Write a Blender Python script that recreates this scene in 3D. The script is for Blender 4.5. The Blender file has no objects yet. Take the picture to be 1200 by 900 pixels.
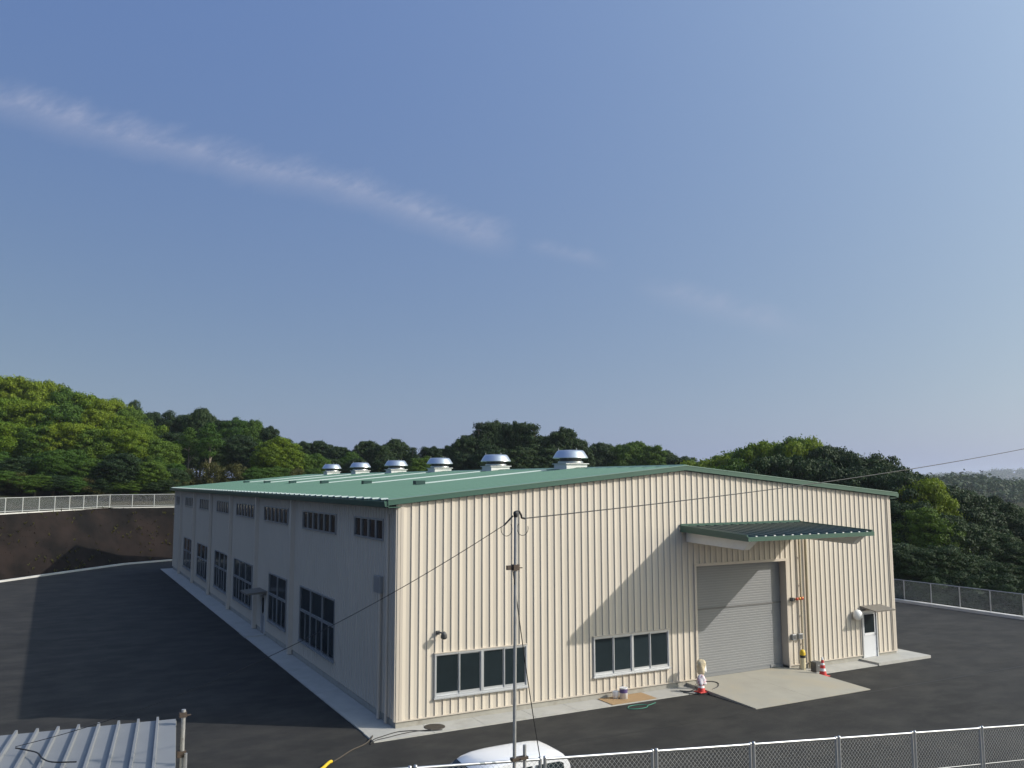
import bpy, math, random
import numpy as np
from mathutils import Vector, Matrix

# ------------------------------------------------------------------ camera
scene = bpy.context.scene
COL = scene.collection
CAM = np.array([-9.619, -25.629, 7.574])
YAW, PITCH, ROLL, FPX = 0.49106, 0.11114, -0.00287, 1003.65
_f = np.array([math.sin(YAW)*math.cos(PITCH), math.cos(YAW)*math.cos(PITCH), math.sin(PITCH)])
_r = np.array([math.cos(YAW), -math.sin(YAW), 0.0])
_u = np.cross(_r, _f)
RGT = _r*math.cos(ROLL)+_u*math.sin(ROLL)
UPV = -_r*math.sin(ROLL)+_u*math.cos(ROLL)
FWD = _f
cam_data = bpy.data.cameras.new('camera')
cam = bpy.data.objects.new('camera', cam_data)
COL.objects.link(cam)
cam.matrix_world = Matrix(((RGT[0], UPV[0], -FWD[0], CAM[0]), (RGT[1], UPV[1], -FWD[1], CAM[1]),
                           (RGT[2], UPV[2], -FWD[2], CAM[2]), (0, 0, 0, 1)))
cam_data.sensor_width = 36.0
cam_data.lens = FPX/1200.0*36.0
cam_data.clip_start = 0.1
cam_data.clip_end = 9000
scene.camera = cam


def ray(px, py):
    d = FWD+RGT*(px-600)/FPX-UPV*(py-450)/FPX
    return d/np.linalg.norm(d)


# ------------------------------------------------------------------ light
SUN = np.array([9.83, -7.11, 7.0])
SUN = SUN/np.linalg.norm(SUN)
SUN_EL = math.asin(SUN[2])
SUN_AZ = math.atan2(SUN[0], SUN[1])          # clockwise from +Y
SKY_STRENGTH = 0.10
SUN_STRENGTH = 4.2
scene.view_settings.view_transform = 'Standard'
scene.view_settings.look = 'None'
scene.view_settings.gamma = 1.0
scene.view_settings.exposure = 0.0
scene.view_settings.use_curve_mapping = False

world = bpy.data.worlds.new('World')
scene.world = world
world.use_nodes = True
wn = world.node_tree.nodes
wl = world.node_tree.links
wn.clear()


def wnode(t, **k):
    n = wn.new(t)
    for a, b in k.items():
        setattr(n, a, b)
    return n


def wmath(op, a, b=None, c=None, clamp=False):
    n = wnode('ShaderNodeMath', operation=op, use_clamp=clamp)
    for i, v in enumerate((a, b, c)):
        if v is None:
            continue
        if isinstance(v, (int, float)):
            n.inputs[i].default_value = v
        else:
            wl.new(v, n.inputs[i])
    return n.outputs[0]


sky = wnode('ShaderNodeTexSky', sky_type='NISHITA', sun_disc=False)
sky.sun_elevation = SUN_EL
sky.sun_rotation = SUN_AZ
sky.altitude = 60
sky.air_density = 0.6
sky.dust_density = 2.0
sky.ozone_density = 2.0
tc = wnode('ShaderNodeTexCoord')
DIR = tc.outputs['Generated']


def wdot(v):
    n = wnode('ShaderNodeVectorMath', operation='DOT_PRODUCT')
    wl.new(DIR, n.inputs[0])
    n.inputs[1].default_value = tuple(float(q) for q in v)
    return n.outputs['Value']


# clear-sky colour + a thin summer haze high in the air (even blue veil and a forward-scattering glow round the sun)
tint = wnode('ShaderNodeVectorMath', operation='MULTIPLY')
tint.inputs[1].default_value = (0.87, 0.63, 0.09)
wl.new(sky.outputs[0], tint.inputs[0])
G = 0.6
ph = wmath('POWER', wmath('SUBTRACT', 1+G*G, wmath('MULTIPLY', wdot(SUN), 2*G)), -1.5)
veil = wnode('ShaderNodeVectorMath', operation='SCALE')
veil.inputs[0].default_value = (1.46, 1.86, 1.94)
wl.new(wmath('MINIMUM', ph, 9.0), veil.inputs['Scale'])
vadd0 = wnode('ShaderNodeVectorMath', operation='ADD')
wl.new(tint.outputs[0], vadd0.inputs[0])
wl.new(veil.outputs[0], vadd0.inputs[1])
vadd = wnode('ShaderNodeVectorMath', operation='ADD')
wl.new(vadd0.outputs[0], vadd.inputs[0])
vadd.inputs[1].default_value = (0.0, 0.58, 3.30)


def streak(p0, p1, width, warp, strength, fade0, fade1, skew=0.5):
    """a thin fibrous cirrus band along the great circle through two sky directions"""
    a, b = ray(*p0), ray(*p1)
    n = np.cross(a, b)
    n /= np.linalg.norm(n)
    t = b-a*np.dot(a, b)
    t /= np.linalg.norm(t)
    ang = math.acos(np.clip(np.dot(a, b), -1, 1))
    al, pe = wdot(t), wdot(n)

    def noise(sx, sy, det, rough, shear=0.0):
        cb = wnode('ShaderNodeCombineXYZ')
        u = wmath('ADD', wmath('MULTIPLY', al, sx), wmath('MULTIPLY', pe, shear))
        wl.new(u, cb.inputs[0])
        wl.new(wmath('MULTIPLY', pe, sy), cb.inputs[1])
        q = wnode('ShaderNodeTexNoise')
        q.inputs['Scale'].default_value = 1.0
        q.inputs['Detail'].default_value = det
        q.inputs['Roughness'].default_value = rough
        wl.new(cb.outputs[0], q.inputs['Vector'])
        return q.outputs['Fac']
    wav = noise(5.0, 0.0, 2, 0.5)
    fib = noise(34.0, 26.0, 8, 0.68, 60.0*skew)
    fin = noise(110.0, 60.0, 6, 0.7, 150.0*skew)
    d = wmath('ADD', pe, wmath('MULTIPLY', wmath('SUBTRACT', wav, 0.5), warp))
    d = wmath('ADD', d, wmath('MULTIPLY', wmath('SUBTRACT', fib, 0.5), width*1.3))
    m = wmath('SUBTRACT', 1.0, wmath('DIVIDE', wmath('ABSOLUTE', d), width), clamp=True)
    m = wmath('POWER', m, 1.3)
    e0 = wmath('DIVIDE', wmath('ADD', al, fade0), fade0, clamp=True)
    e1 = wmath('DIVIDE', wmath('SUBTRACT', math.sin(ang)+fade1, al), fade1, clamp=True)
    m = wmath('MULTIPLY', m, wmath('MULTIPLY', e0, e1))
    m = wmath('MULTIPLY', m, wmath('MULTIPLY', wmath('MAXIMUM', wmath('SUBTRACT', wmath('MULTIPLY', fib, 2.6), 0.55), 0.05), wmath('ADD', wmath('MULTIPLY', fin, 0.8), 0.6)))
    front = wmath('GREATER_THAN', wdot(a+b), 0.0)
    return wmath('MULTIPLY', wmath('MULTIPLY', m, front), strength)


s1 = streak((20, 122), (575, 272), 0.027, 0.040, 0.36, 0.25, 0.03)
s2 = streak((635, 290), (690, 303), 0.012, 0.01, 0.16, 0.02, 0.03)
s3 = streak((790, 345), (900, 374), 0.022, 0.02, 0.20, 0.05, 0.06)
tot = wmath('ADD', wmath('ADD', s1, s2), s3, clamp=True)
mixc = wnode('ShaderNodeMix', data_type='RGBA')
wl.new(tot, mixc.inputs[0])
wl.new(vadd.outputs[0], mixc.inputs[6])
mixc.inputs[7].default_value = (5.0, 5.2, 6.5, 1)
bg = wnode('ShaderNodeBackground')
wl.new(mixc.outputs[2], bg.inputs['Color'])
bg.inputs['Strength'].default_value = SKY_STRENGTH
wout = wnode('ShaderNodeOutputWorld')
wl.new(bg.outputs[0], wout.inputs['Surface'])

sun_data = bpy.data.lights.new('sun', 'SUN')
sun_data.energy = SUN_STRENGTH
sun_data.angle = math.radians(0.53)
sun_data.color = (1.0, 0.945, 0.87)
sun = bpy.data.objects.new('sun', sun_data)
COL.objects.link(sun)
sun.rotation_euler = Vector(SUN).to_track_quat('Z', 'Y').to_euler()
sun.location = (60, -45, 60)

scene.cycles.use_denoising = True
scene.cycles.max_bounces = 8
scene.cycles.transparent_max_bounces = 16
scene.cycles.volume_bounces = 0

# ------------------------------------------------------------------ helpers


def tag(o, label=None, cat=None, group=None, kind=None):
    if label:
        o['label'] = label
    if cat:
        o['category'] = cat
    if group:
        o['group'] = group
    if kind:
        o['kind'] = kind
    return o


def empty(name, loc=(0, 0, 0), rz=0.0):
    o = bpy.data.objects.new(name, None)
    o.empty_display_size = 0.2
    o.location = loc
    o.rotation_euler = (0, 0, rz)
    COL.objects.link(o)
    return o


def link_mesh(name, me, parent=None, loc=(0, 0, 0), rot=(0, 0, 0)):
    o = bpy.data.objects.new(name, me)
    o.location = loc
    o.rotation_euler = rot
    COL.objects.link(o)
    if parent is not None:
        o.parent = parent
    return o


def copy_tree(o, parent=None):
    c = o.copy()
    COL.objects.link(c)
    c.parent = parent
    for ch in o.children:
        copy_tree(ch, c)
    return c


class MB:
    def __init__(self):
        self.v = []
        self.f = []
        self.sm = []

    def add(self, vs, fs, smooth=False):
        b = len(self.v)
        self.v += [tuple(map(float, q)) for q in vs]
        self.f += [tuple(i+b for i in q) for q in fs]
        self.sm += [smooth]*len(fs)
        return self

    def box(self, a, b):
        x0, y0, z0 = a
        x1, y1, z1 = b
        v = [(x0, y0, z0), (x1, y0, z0), (x1, y1, z0), (x0, y1, z0), (x0, y0, z1), (x1, y0, z1), (x1, y1, z1), (x0, y1, z1)]
        return self.add(v, [(0, 3, 2, 1), (4, 5, 6, 7), (0, 1, 5, 4), (1, 2, 6, 5), (2, 3, 7, 6), (3, 0, 4, 7)])

    def hexa(self, v):
        return self.add(v, [(0, 3, 2, 1), (4, 5, 6, 7), (0, 1, 5, 4), (1, 2, 6, 5), (2, 3, 7, 6), (3, 0, 4, 7)])

    def prism(self, poly, axis, a, b):
        """poly: 2-D points in the plane of the two other axes, extruded along axis"""
        n = len(poly)

        def P(q, t):
            return {0: (t, q[0], q[1]), 1: (q[0], t, q[1]), 2: (q[0], q[1], t)}[axis]
        v = [P(q, a) for q in poly]+[P(q, b) for q in poly]
        fs = [tuple(range(n)), tuple(range(2*n-1, n-1, -1))]
        fs += [(i, (i+1) % n+0, (i+1) % n+n, i+n) for i in range(n)]
        return self.add(v, fs)

    def tube(self, pts, r, seg=8, caps=True, smooth=True):
        pts = [np.array(p, float) for p in pts]
        rs = r if isinstance(r, (list, tuple)) else [r]*len(pts)
        rings = []
        prev = None
        for i, p in enumerate(pts):
            d = pts[min(i+1, len(pts)-1)]-pts[max(i-1, 0)]
            d = d/(np.linalg.norm(d)+1e-12)
            if prev is None:
                h = np.array([0, 0, 1.0]) if abs(d[2]) < .9 else np.array([1.0, 0, 0])
            else:
                h = prev
            a = h-d*np.dot(h, d)
            a /= np.linalg.norm(a)+1e-12
            b = np.cross(d, a)
            prev = a
            rings.append([p+rs[i]*(a*math.cos(t)+b*math.sin(t)) for t in [2*math.pi*k/seg for k in range(seg)]])
        v = [q for ring in rings for q in ring]
        fs = []
        for i in range(len(pts)-1):
            for k in range(seg):
                k2 = (k+1) % seg
                fs.append((i*seg+k, i*seg+k2, (i+1)*seg+k2, (i+1)*seg+k))
        self.add(v, fs, smooth)
        if caps:
            self.add(rings[0], [tuple(range(seg-1, -1, -1))])
            self.add(rings[-1], [tuple(range(seg))])
        return self

    def lathe(self, prof, c=(0, 0, 0), seg=32, smooth=True):
        v = []
        for r, z in prof:
            for k in range(seg):
                t = 2*math.pi*k/seg
                v.append((c[0]+r*math.cos(t), c[1]+r*math.sin(t), c[2]+z))
        fs = []
        for i in range(len(prof)-1):
            for k in range(seg):
                k2 = (k+1) % seg
                fs.append((i*seg+k, i*seg+k2, (i+1)*seg+k2, (i+1)*seg+k))
        return self.add(v, fs, smooth)

    def mesh(self, name, mat):
        me = bpy.data.meshes.new(name)
        me.from_pydata(self.v, [], self.f)
        me.polygons.foreach_set('use_smooth', self.sm)
        if mat is not None:
            me.materials.append(mat)
        me.update()
        return me

    def build(self, name, mat, parent=None, loc=(0, 0, 0), rot=(0, 0, 0)):
        return link_mesh(name, self.mesh(name, mat), parent, loc, rot)


def bevel(o, w=0.01, seg=2):
    m = o.modifiers.new('bevel', 'BEVEL')
    m.width = w
    m.segments = seg
    m.limit_method = 'ANGLE'
    return o


# ------------------------------------------------------------------ materials
def mat(name, base, rough=0.6, metal=0.0, spec=0.5, var=0.12, scale=3.0, bump=0.0, bscale=60.0, stain=None, stretch=(1, 1, 1),
        coords='Object', rand=0.0, coat=0.0):
    m = bpy.data.materials.new(name)
    m.use_nodes = True
    nt = m.node_tree
    N, L = nt.nodes, nt.links
    b = N['Principled BSDF']
    b.inputs['Roughness'].default_value = rough
    b.inputs['Metallic'].default_value = metal
    b.inputs['Specular IOR Level'].default_value = spec
    b.inputs['Coat Weight'].default_value = coat
    t = N.new('ShaderNodeTexCoord')
    geo = N.new('ShaderNodeNewGeometry')
    mp = N.new('ShaderNodeMapping')
    mp.inputs['Scale'].default_value = stretch
    if coords == 'World':
        L.new(geo.outputs['Position'], mp.inputs['Vector'])
    else:
        L.new(t.outputs['Object'], mp.inputs['Vector'])
    n1 = N.new('ShaderNodeTexNoise')
    n1.inputs['Scale'].default_value = scale
    n1.inputs['Detail'].default_value = 6
    n1.inputs['Roughness'].default_value = 0.6
    L.new(mp.outputs[0], n1.inputs['Vector'])
    r = N.new('ShaderNodeMapRange')
    r.inputs[1].default_value = 0.25
    r.inputs[2].default_value = 0.75
    r.inputs[3].default_value = 1-var
    r.inputs[4].default_value = 1+var
    L.new(n1.outputs['Fac'], r.inputs[0])
    mul = N.new('ShaderNodeVectorMath')
    mul.operation = 'SCALE'
    mul.inputs[0].default_value = base
    L.new(r.outputs[0], mul.inputs['Scale'])
    out = mul.outputs[0]
    if stain:
        col, sc, lo, hi = stain
        n2 = N.new('ShaderNodeTexNoise')
        n2.inputs['Scale'].default_value = sc
        n2.inputs['Detail'].default_value = 8
        n2.inputs['Roughness'].default_value = 0.65
        L.new(mp.outputs[0], n2.inputs['Vector'])
        r2 = N.new('ShaderNodeMapRange')
        r2.inputs[1].default_value = lo
        r2.inputs[2].default_value = hi
        L.new(n2.outputs['Fac'], r2.inputs[0])
        mx = N.new('ShaderNodeMix')
        mx.data_type = 'RGBA'
        L.new(r2.outputs[0], mx.inputs[0])
        L.new(out, mx.inputs[6])
        mx.inputs[7].default_value = (*col, 1)
        out = mx.outputs[2]
    if rand:
        oi = N.new('ShaderNodeObjectInfo')
        rr = N.new('ShaderNodeMapRange')
        rr.inputs[3].default_value = 1-rand
        rr.inputs[4].default_value = 1+rand
        L.new(oi.outputs['Random'], rr.inputs[0])
        m2 = N.new('ShaderNodeVectorMath')
        m2.operation = 'SCALE'
        L.new(out, m2.inputs[0])
        L.new(rr.outputs[0], m2.inputs['Scale'])
        out = m2.outputs[0]
    L.new(out, b.inputs['Base Color'])
    if bump:
        n3 = N.new('ShaderNodeTexNoise')
        n3.inputs['Scale'].default_value = bscale
        n3.inputs['Detail'].default_value = 3
        L.new(mp.outputs[0], n3.inputs['Vector'])
        bp = N.new('ShaderNodeBump')
        bp.inputs['Strength'].default_value = bump
        bp.inputs['Distance'].default_value = 0.01
        L.new(n3.outputs['Fac'], bp.inputs['Height'])
        L.new(bp.outputs[0], b.inputs['Normal'])
    return m


def leaf_mat(name, c1, c2, c3=None, trans=0.3):
    """foliage: patches of two greens inside a crown plus a shift from tree to tree"""
    m = bpy.data.materials.new(name)
    m.use_nodes = True
    N, L = m.node_tree.nodes, m.node_tree.links
    b = N['Principled BSDF']
    b.inputs['Roughness'].default_value = 0.65
    b.inputs['Specular IOR Level'].default_value = 0.25
    geo = N.new('ShaderNodeNewGeometry')
    n = N.new('ShaderNodeTexNoise')
    n.inputs['Scale'].default_value = 0.55
    n.inputs['Detail'].default_value = 4
    n.inputs['Roughness'].default_value = 0.7
    L.new(geo.outputs['Position'], n.inputs['Vector'])
    r = N.new('ShaderNodeMapRange')
    r.inputs[1].default_value = 0.35
    r.inputs[2].default_value = 0.65
    L.new(n.outputs['Fac'], r.inputs[0])
    mx = N.new('ShaderNodeMix')
    mx.data_type = 'RGBA'
    L.new(r.outputs[0], mx.inputs[0])
    mx.inputs[6].default_value = (*c1, 1)
    mx.inputs[7].default_value = (*c2, 1)
    oi = N.new('ShaderNodeObjectInfo')
    mx2 = N.new('ShaderNodeMix')
    mx2.data_type = 'RGBA'
    rr = N.new('ShaderNodeMapRange')
    rr.inputs[4].default_value = 0.75
    L.new(oi.outputs['Random'], rr.inputs[0])
    L.new(rr.outputs[0], mx2.inputs[0])
    L.new(mx.outputs[2], mx2.inputs[6])
    mx2.inputs[7].default_value = (*(c3 or c2), 1)
    ri = N.new('ShaderNodeMapRange')
    ri.inputs[3].default_value = 0.7
    ri.inputs[4].default_value = 1.3
    L.new(geo.outputs['Random Per Island'], ri.inputs[0])
    sc = N.new('ShaderNodeVectorMath')
    sc.operation = 'SCALE'
    L.new(mx2.outputs[2], sc.inputs[0])
    L.new(ri.outputs[0], sc.inputs['Scale'])
    L.new(sc.outputs[0], b.inputs['Base Color'])
    tr = N.new('ShaderNodeBsdfTranslucent')
    L.new(sc.outputs[0], tr.inputs['Color'])
    ms = N.new('ShaderNodeMixShader')
    ms.inputs[0].default_value = trans
    L.new(b.outputs[0], ms.inputs[1])
    L.new(tr.outputs[0], ms.inputs[2])
    L.new(ms.outputs[0], N['Material Output'].inputs['Surface'])
    return m


CREAM = (0.53, 0.477, 0.402)
M = {}
M['siding'] = mat('cream_steel_siding', CREAM, 0.5, var=0.05, scale=0.9, stretch=(2.5, 1, .22), coords='World', rand=0.022, spec=0.35,
                  stain=((0.47, 0.41, 0.335), 0.7, 0.60, 0.85))
M['siding_l'] = mat('cream_steel_siding_side', CREAM, 0.5, var=0.04, scale=0.8, stretch=(1, 1, .35), coords='World', spec=0.35)
M['trim'] = mat('cream_trim', (0.525, 0.466, 0.392), 0.45, var=0.03)
M['green'] = mat('green_roof_steel', (0.095, 0.183, 0.128), 0.46, var=0.05, scale=.5, spec=0.5, coords='World')
M['cover'] = mat('cover_highlight_and_pale_cap', (0.42, 0.48, 0.45), 0.45, var=0.06)  # dark green conduits' sun highlight painted as pale colour; eave rib caps share it
M['green_cap'] = mat('sunlit_green_cap_steel', (0.13, 0.22, 0.175), 0.35, var=0.04, scale=1.5, coords='World')  # sunlit edge of the verge cap put into a paler green
M['green_trim'] = mat('green_trim_steel', (0.030, 0.088, 0.064), 0.42, var=0.05, scale=1.5, coords='World')
M['green_dark'] = mat('dark_green_canopy_steel', (0.018, 0.055, 0.050), 0.35, var=0.08, scale=1.5, coords='World')
M['white_paint'] = mat('white_beam_paint', (0.72, 0.70, 0.64), 0.5, var=0.05)
M['alu'] = mat('aluminium_frame', (0.62, 0.63, 0.64), 0.35, metal=0.55, var=0.04)
M['alu_dark'] = mat('grey_aluminium_frame', (0.30, 0.31, 0.32), 0.4, metal=0.4, var=0.05)
M['glass'] = mat('dark_window_glass', (0.016, 0.024, 0.028), 0.12, spec=0.28, var=0.15, scale=2, rand=0.25)
M['shutter'] = mat('grey_roller_shutter_steel', (0.205, 0.211, 0.216), 0.5, metal=0.0, var=0.04, scale=1.2, coords='World')
M['shutter_bar'] = mat('dark_shutter_bar', (0.13, 0.13, 0.13), 0.5, var=0.05)
M['concrete'] = mat('concrete', (0.40, 0.39, 0.36), 0.85, var=0.10, scale=1.6, bump=0.25, bscale=45, coords='World',
                    stain=((0.30, 0.285, 0.25), 0.7, 0.58, 0.78))
M['concrete_pad'] = mat('pad_concrete', (0.35, 0.33, 0.28), 0.85, var=0.09, scale=1.1, bump=0.2, bscale=45, coords='World',
                        stain=((0.37, 0.32, 0.235), 0.55, 0.5, 0.75), rand=0.03)
M['plinth'] = mat('plinth_concrete', (0.33, 0.315, 0.275), 0.85, var=0.12, scale=2.5, bump=0.25, bscale=30, coords='World',
                  stain=((0.25, 0.225, 0.19), 2.0, 0.55, 0.75))
M['kerb'] = mat('kerb_concrete', (0.52, 0.51, 0.48), 0.85, var=0.1, scale=1, coords='World')
M['asphalt'] = mat('asphalt', (0.0205, 0.0203, 0.0198), 0.9, var=0.38, scale=0.35, bump=0.5, bscale=90, coords='World', stretch=(0.7, 1.1, 1),
                   stain=((0.047, 0.045, 0.040), 0.9, 0.42, 0.78), spec=0.3)
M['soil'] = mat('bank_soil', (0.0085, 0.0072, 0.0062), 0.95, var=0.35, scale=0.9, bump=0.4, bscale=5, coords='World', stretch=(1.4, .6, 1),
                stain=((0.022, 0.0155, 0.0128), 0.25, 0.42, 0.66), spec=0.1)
M['forest_floor'] = mat('forest_floor', (0.030, 0.032, 0.016), 0.95, var=0.4, scale=0.4, coords='World', spec=0.1,
                        stain=((0.06, 0.048, 0.03), 0.15, 0.5, 0.65))
M['grass'] = mat('rough_grass_ground', (0.05, 0.065, 0.025), 0.95, var=0.4, scale=0.4, coords='World', spec=0.1)
M['galv'] = mat('galvanised_steel', (0.44, 0.45, 0.46), 0.38, metal=0.75, var=0.08, scale=6)
M['galv_pipe'] = mat('weathered_scaffold_pipe', (0.40, 0.40, 0.39), 0.45, metal=0.6, var=0.18, scale=8, stain=((0.16, 0.12, 0.09), 9, 0.6, 0.75))
M['fence_white'] = mat('pale_fence_steel', (0.40, 0.41, 0.39), 0.5, metal=0.1, var=0.06)
M['wire'] = mat('galvanised_fence_wire', (0.42, 0.43, 0.43), 0.5, metal=0.4, var=0.05)
M['rust'] = mat('rusty_clamp', (0.075, 0.055, 0.042), 0.7, metal=0.3, var=0.3, scale=30)
M['black'] = mat('black_rubber', (0.014, 0.014, 0.015), 0.55, var=0.2)
M['vent_hood'] = mat('spun_aluminium', (0.66, 0.67, 0.69), 0.30, metal=0.9, var=0.05, scale=4)
M['vent_dark'] = mat('dark_louvre', (0.07, 0.07, 0.075), 0.5, metal=0.3)
M['vent_box'] = mat('white_curb_steel', (0.70, 0.70, 0.68), 0.45, var=0.04)
M['shed_roof'] = mat('pale_shed_roof_steel', (0.195, 0.203, 0.213), 0.55, metal=0.0, var=0.06, scale=2, rand=0.05, stain=((0.25, 0.22, 0.18), 3.0, 0.62, 0.8))
M['shed_wall'] = mat('grey_shed_wall', (0.24, 0.24, 0.23), 0.7, var=0.12)
M['brown'] = mat('plywood_board', (0.36, 0.235, 0.12), 0.8, var=0.15, scale=4, stretch=(1, 6, 1))
M['yellow'] = mat('yellow_paint', (0.62, 0.42, 0.02), 0.5, var=0.08)
M['cream_post'] = mat('cream_post_paint', (0.64, 0.56, 0.36), 0.5, var=0.08)
M['red'] = mat('red_cone_plastic', (0.52, 0.035, 0.03), 0.5, var=0.08)
M['white_pl'] = mat('white_plastic', (0.74, 0.74, 0.75), 0.45, var=0.08, scale=9)
M['bag'] = mat('printed_plastic_bag', (0.66, 0.62, 0.66), 0.35, var=0.1, scale=12, stain=((0.55, 0.22, 0.27), 9, 0.55, 0.62))
M['wrap'] = mat('beige_cloth_wrap', (0.55, 0.47, 0.32), 0.8, var=0.18, scale=8, bump=0.6, bscale=20)
M['purple'] = mat('purple_can_label', (0.10, 0.07, 0.20), 0.5, var=0.1)
M['greenhose'] = mat('green_hose', (0.03, 0.22, 0.15), 0.45, var=0.1)
M['iron'] = mat('cast_iron_cover', (0.065, 0.055, 0.045), 0.7, metal=0.3, var=0.25, scale=20, bump=0.6, bscale=40)
M['grey_box'] = mat('dark_grey_box_paint', (0.085, 0.085, 0.085), 0.6, var=0.1)
M['brass'] = mat('brass_valve', (0.45, 0.22, 0.05), 0.4, metal=0.6, var=0.15)
M['redvalve'] = mat('red_valve_paint', (0.45, 0.06, 0.03), 0.5, var=0.1)
M['pipe'] = mat('beige_pipe_paint', (0.42, 0.36, 0.25), 0.5, var=0.08)
M['door_grey'] = mat('pale_grey_door', (0.60, 0.61, 0.63), 0.45, var=0.03)
M['lamp_white'] = mat('white_lamp_globe', (0.78, 0.77, 0.74), 0.35, var=0.02)
M['awning'] = mat('taupe_awning', (0.15, 0.135, 0.115), 0.5, var=0.06)
M['van'] = mat('white_car_paint', (0.80, 0.80, 0.81), 0.22, var=0.015, coat=0.6)
M['tyre'] = mat('tyre_rubber', (0.02, 0.02, 0.02), 0.8)
M['hub'] = mat('wheel_steel', (0.5, 0.5, 0.52), 0.35, metal=0.8)
M['orange'] = mat('amber_lens', (0.6, 0.2, 0.02), 0.2)
M['redlens'] = mat('red_lens', (0.4, 0.01, 0.01), 0.2)
M['bark'] = mat('tree_bark', (0.085, 0.068, 0.05), 0.9, var=0.3, scale=3, stretch=(1, 1, .3), rand=0.2)
M['bark_pale'] = mat('pale_tree_bark', (0.22, 0.19, 0.15), 0.9, var=0.25, scale=3, stretch=(1, 1, .3))
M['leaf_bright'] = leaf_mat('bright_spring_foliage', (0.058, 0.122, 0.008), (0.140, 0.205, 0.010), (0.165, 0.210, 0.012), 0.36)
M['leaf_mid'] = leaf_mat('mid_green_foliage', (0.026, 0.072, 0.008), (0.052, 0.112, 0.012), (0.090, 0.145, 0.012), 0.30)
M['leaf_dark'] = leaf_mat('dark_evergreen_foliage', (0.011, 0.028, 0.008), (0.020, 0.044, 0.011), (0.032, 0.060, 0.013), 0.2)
M['leaf_olive'] = leaf_mat('olive_brown_foliage', (0.055, 0.055, 0.012), (0.080, 0.072, 0.018), (0.055, 0.070, 0.014), 0.25)
M['far_wood'] = leaf_mat('far_woodland', (0.020, 0.045, 0.014), (0.040, 0.070, 0.018), (0.03, 0.055, 0.015), 0.2)

# ------------------------------------------------------------------ setting: ground, yard, bank, hills
W, D, HE, HR = 22.805, 54.636, 6.80, 7.885      # building width, depth, eave and ridge height of the walls
TOE = [(-44.0, 15.5), (-28.6, 32.8), (-12.67, 50.75), (-9.92, 53.83), (-3.49, 60.77), (0.93, 62.88), (6, 64.3), (20, 66.2), (38, 67.5), (60, 69)]
TOP = [(-46.0, 13.5), (-30.6, 34.7), (-12.95, 58.94), (-10.5, 62.3), (-4.30, 70.81), (-0.2, 71.1), (6, 71.5), (20, 72.3), (38, 73.4), (60, 74.7)]
ZTOP = 4.85


def yline(x, line):
    return float(np.interp(x, [q[0] for q in line], [q[1] for q in line]))


def terrain(x, y):
    """ground height beyond the bank and beyond the right-hand fence"""
    ca = np.array([-26.0, 146.0])
    d2 = (x-ca[0])**2+(y-ca[1])**2
    left = ZTOP+4.5*math.exp(-d2/(2*46.0**2))+1.2*math.exp(-((x-70)**2+(y-110)**2)/(2*40.0**2))
    d_in = y-yline(x, TOP)
    left = ZTOP+(left-ZTOP)*min(1, max(0, d_in/28.0))
    right = -0.6-min(5.0, max(0, (x-42)*0.10))
    t = min(1, max(0, (x-40)/45.0))
    u = min(1, max(0, (y-45)/40.0))
    k = t*(1-u)+(1-1)*u
    if x > 39 and y < yline(x, TOP):
        return right
    if y >= yline(x, TOP):
        return left*(1-t*0.55)
    return 0.0


def sheet(name, poly, z, m, kind='structure'):
    o = MB().add([(a, b, z) for a, b in poly], [tuple(range(len(poly)))]).build(name, m)
    return tag(o, kind=kind)


ground = sheet('ground', [(-4200, -120), (4200, -120), (4200, 4200), (-4200, 4200)], -6.2, M['grass'])
yard_poly = [(-46, -14.45), (37.0, -14.45), (37.0, 67.4)]+[q for q in reversed(TOE[:8])]
o = sheet('asphalt_yard', yard_poly, 0.0, M['asphalt'])
tag(o, 'dark grey asphalt yard around the cream factory building')

joint = mat('bitumen_joint', (0.012, 0.012, 0.012), 0.7)
for (a, b) in (((-40, -3.4), (37, -3.9)), ((-40, -8.2), (37, -8.6)), ((28.0, -14), (28.4, 60))):
    d_ = np.array(b)-np.array(a)
    n_ = np.array([-d_[1], d_[0]])/np.linalg.norm(d_)*0.022
    MB().add([(a[0]-n_[0], a[1]-n_[1], .004), (b[0]-n_[0], b[1]-n_[1], .004), (b[0]+n_[0], b[1]+n_[1], .004), (a[0]+n_[0], a[1]+n_[1], .004)], [(0, 1, 2, 3)]).build('paving_joint', joint, o)

# earth bank between the yard and the upper bench, with a slightly uneven face
mb = MB()
nu, nv = 300, 26
rng = random.Random(3)
xs = np.linspace(0, 1, nu+1)
tt = np.linspace(0, 1, len(TOE))
grid = []
# parametrise by arc length of the toe
seglen = [0.0]
for a, b in zip(TOE[:-1], TOE[1:]):
    seglen.append(seglen[-1]+math.hypot(b[0]-a[0], b[1]-a[1]))
seglen = np.array(seglen)/seglen[-1]
for i in range(nu+1):
    s = xs[i]
    a = np.array([np.interp(s, seglen, [q[0] for q in TOE]), np.interp(s, seglen, [q[1] for q in TOE])])
    b = np.array([np.interp(s, seglen, [q[0] for q in TOP]), np.interp(s, seglen, [q[1] for q in TOP])])
    for j in range(nv+1):
        t = j/nv
        q = a+(b-a)*t
        z = ZTOP*t+(0.03 if j == 0 else 0)
        if 0 < j < nv:
            rill = math.sin(s*210+2.5*math.sin(s*37)+t*1.5)+0.6*math.sin(s*470+t*4+1.7*math.sin(s*91))
            z += rng.uniform(-0.018, 0.018)+(0.08*math.sin(s*55+t*3)+0.022*rill)*math.sin(t*math.pi)
        grid.append((q[0], q[1], z-0.03*(j == 0)))
fs = []
for i in range(nu):
    for j in range(nv):
        k = i*(nv+1)+j
        fs.append((k, k+nv+1, k+nv+2, k+1))
mb.add(grid, fs, True)
o = mb.build('earth_bank', M['soil'])
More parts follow.
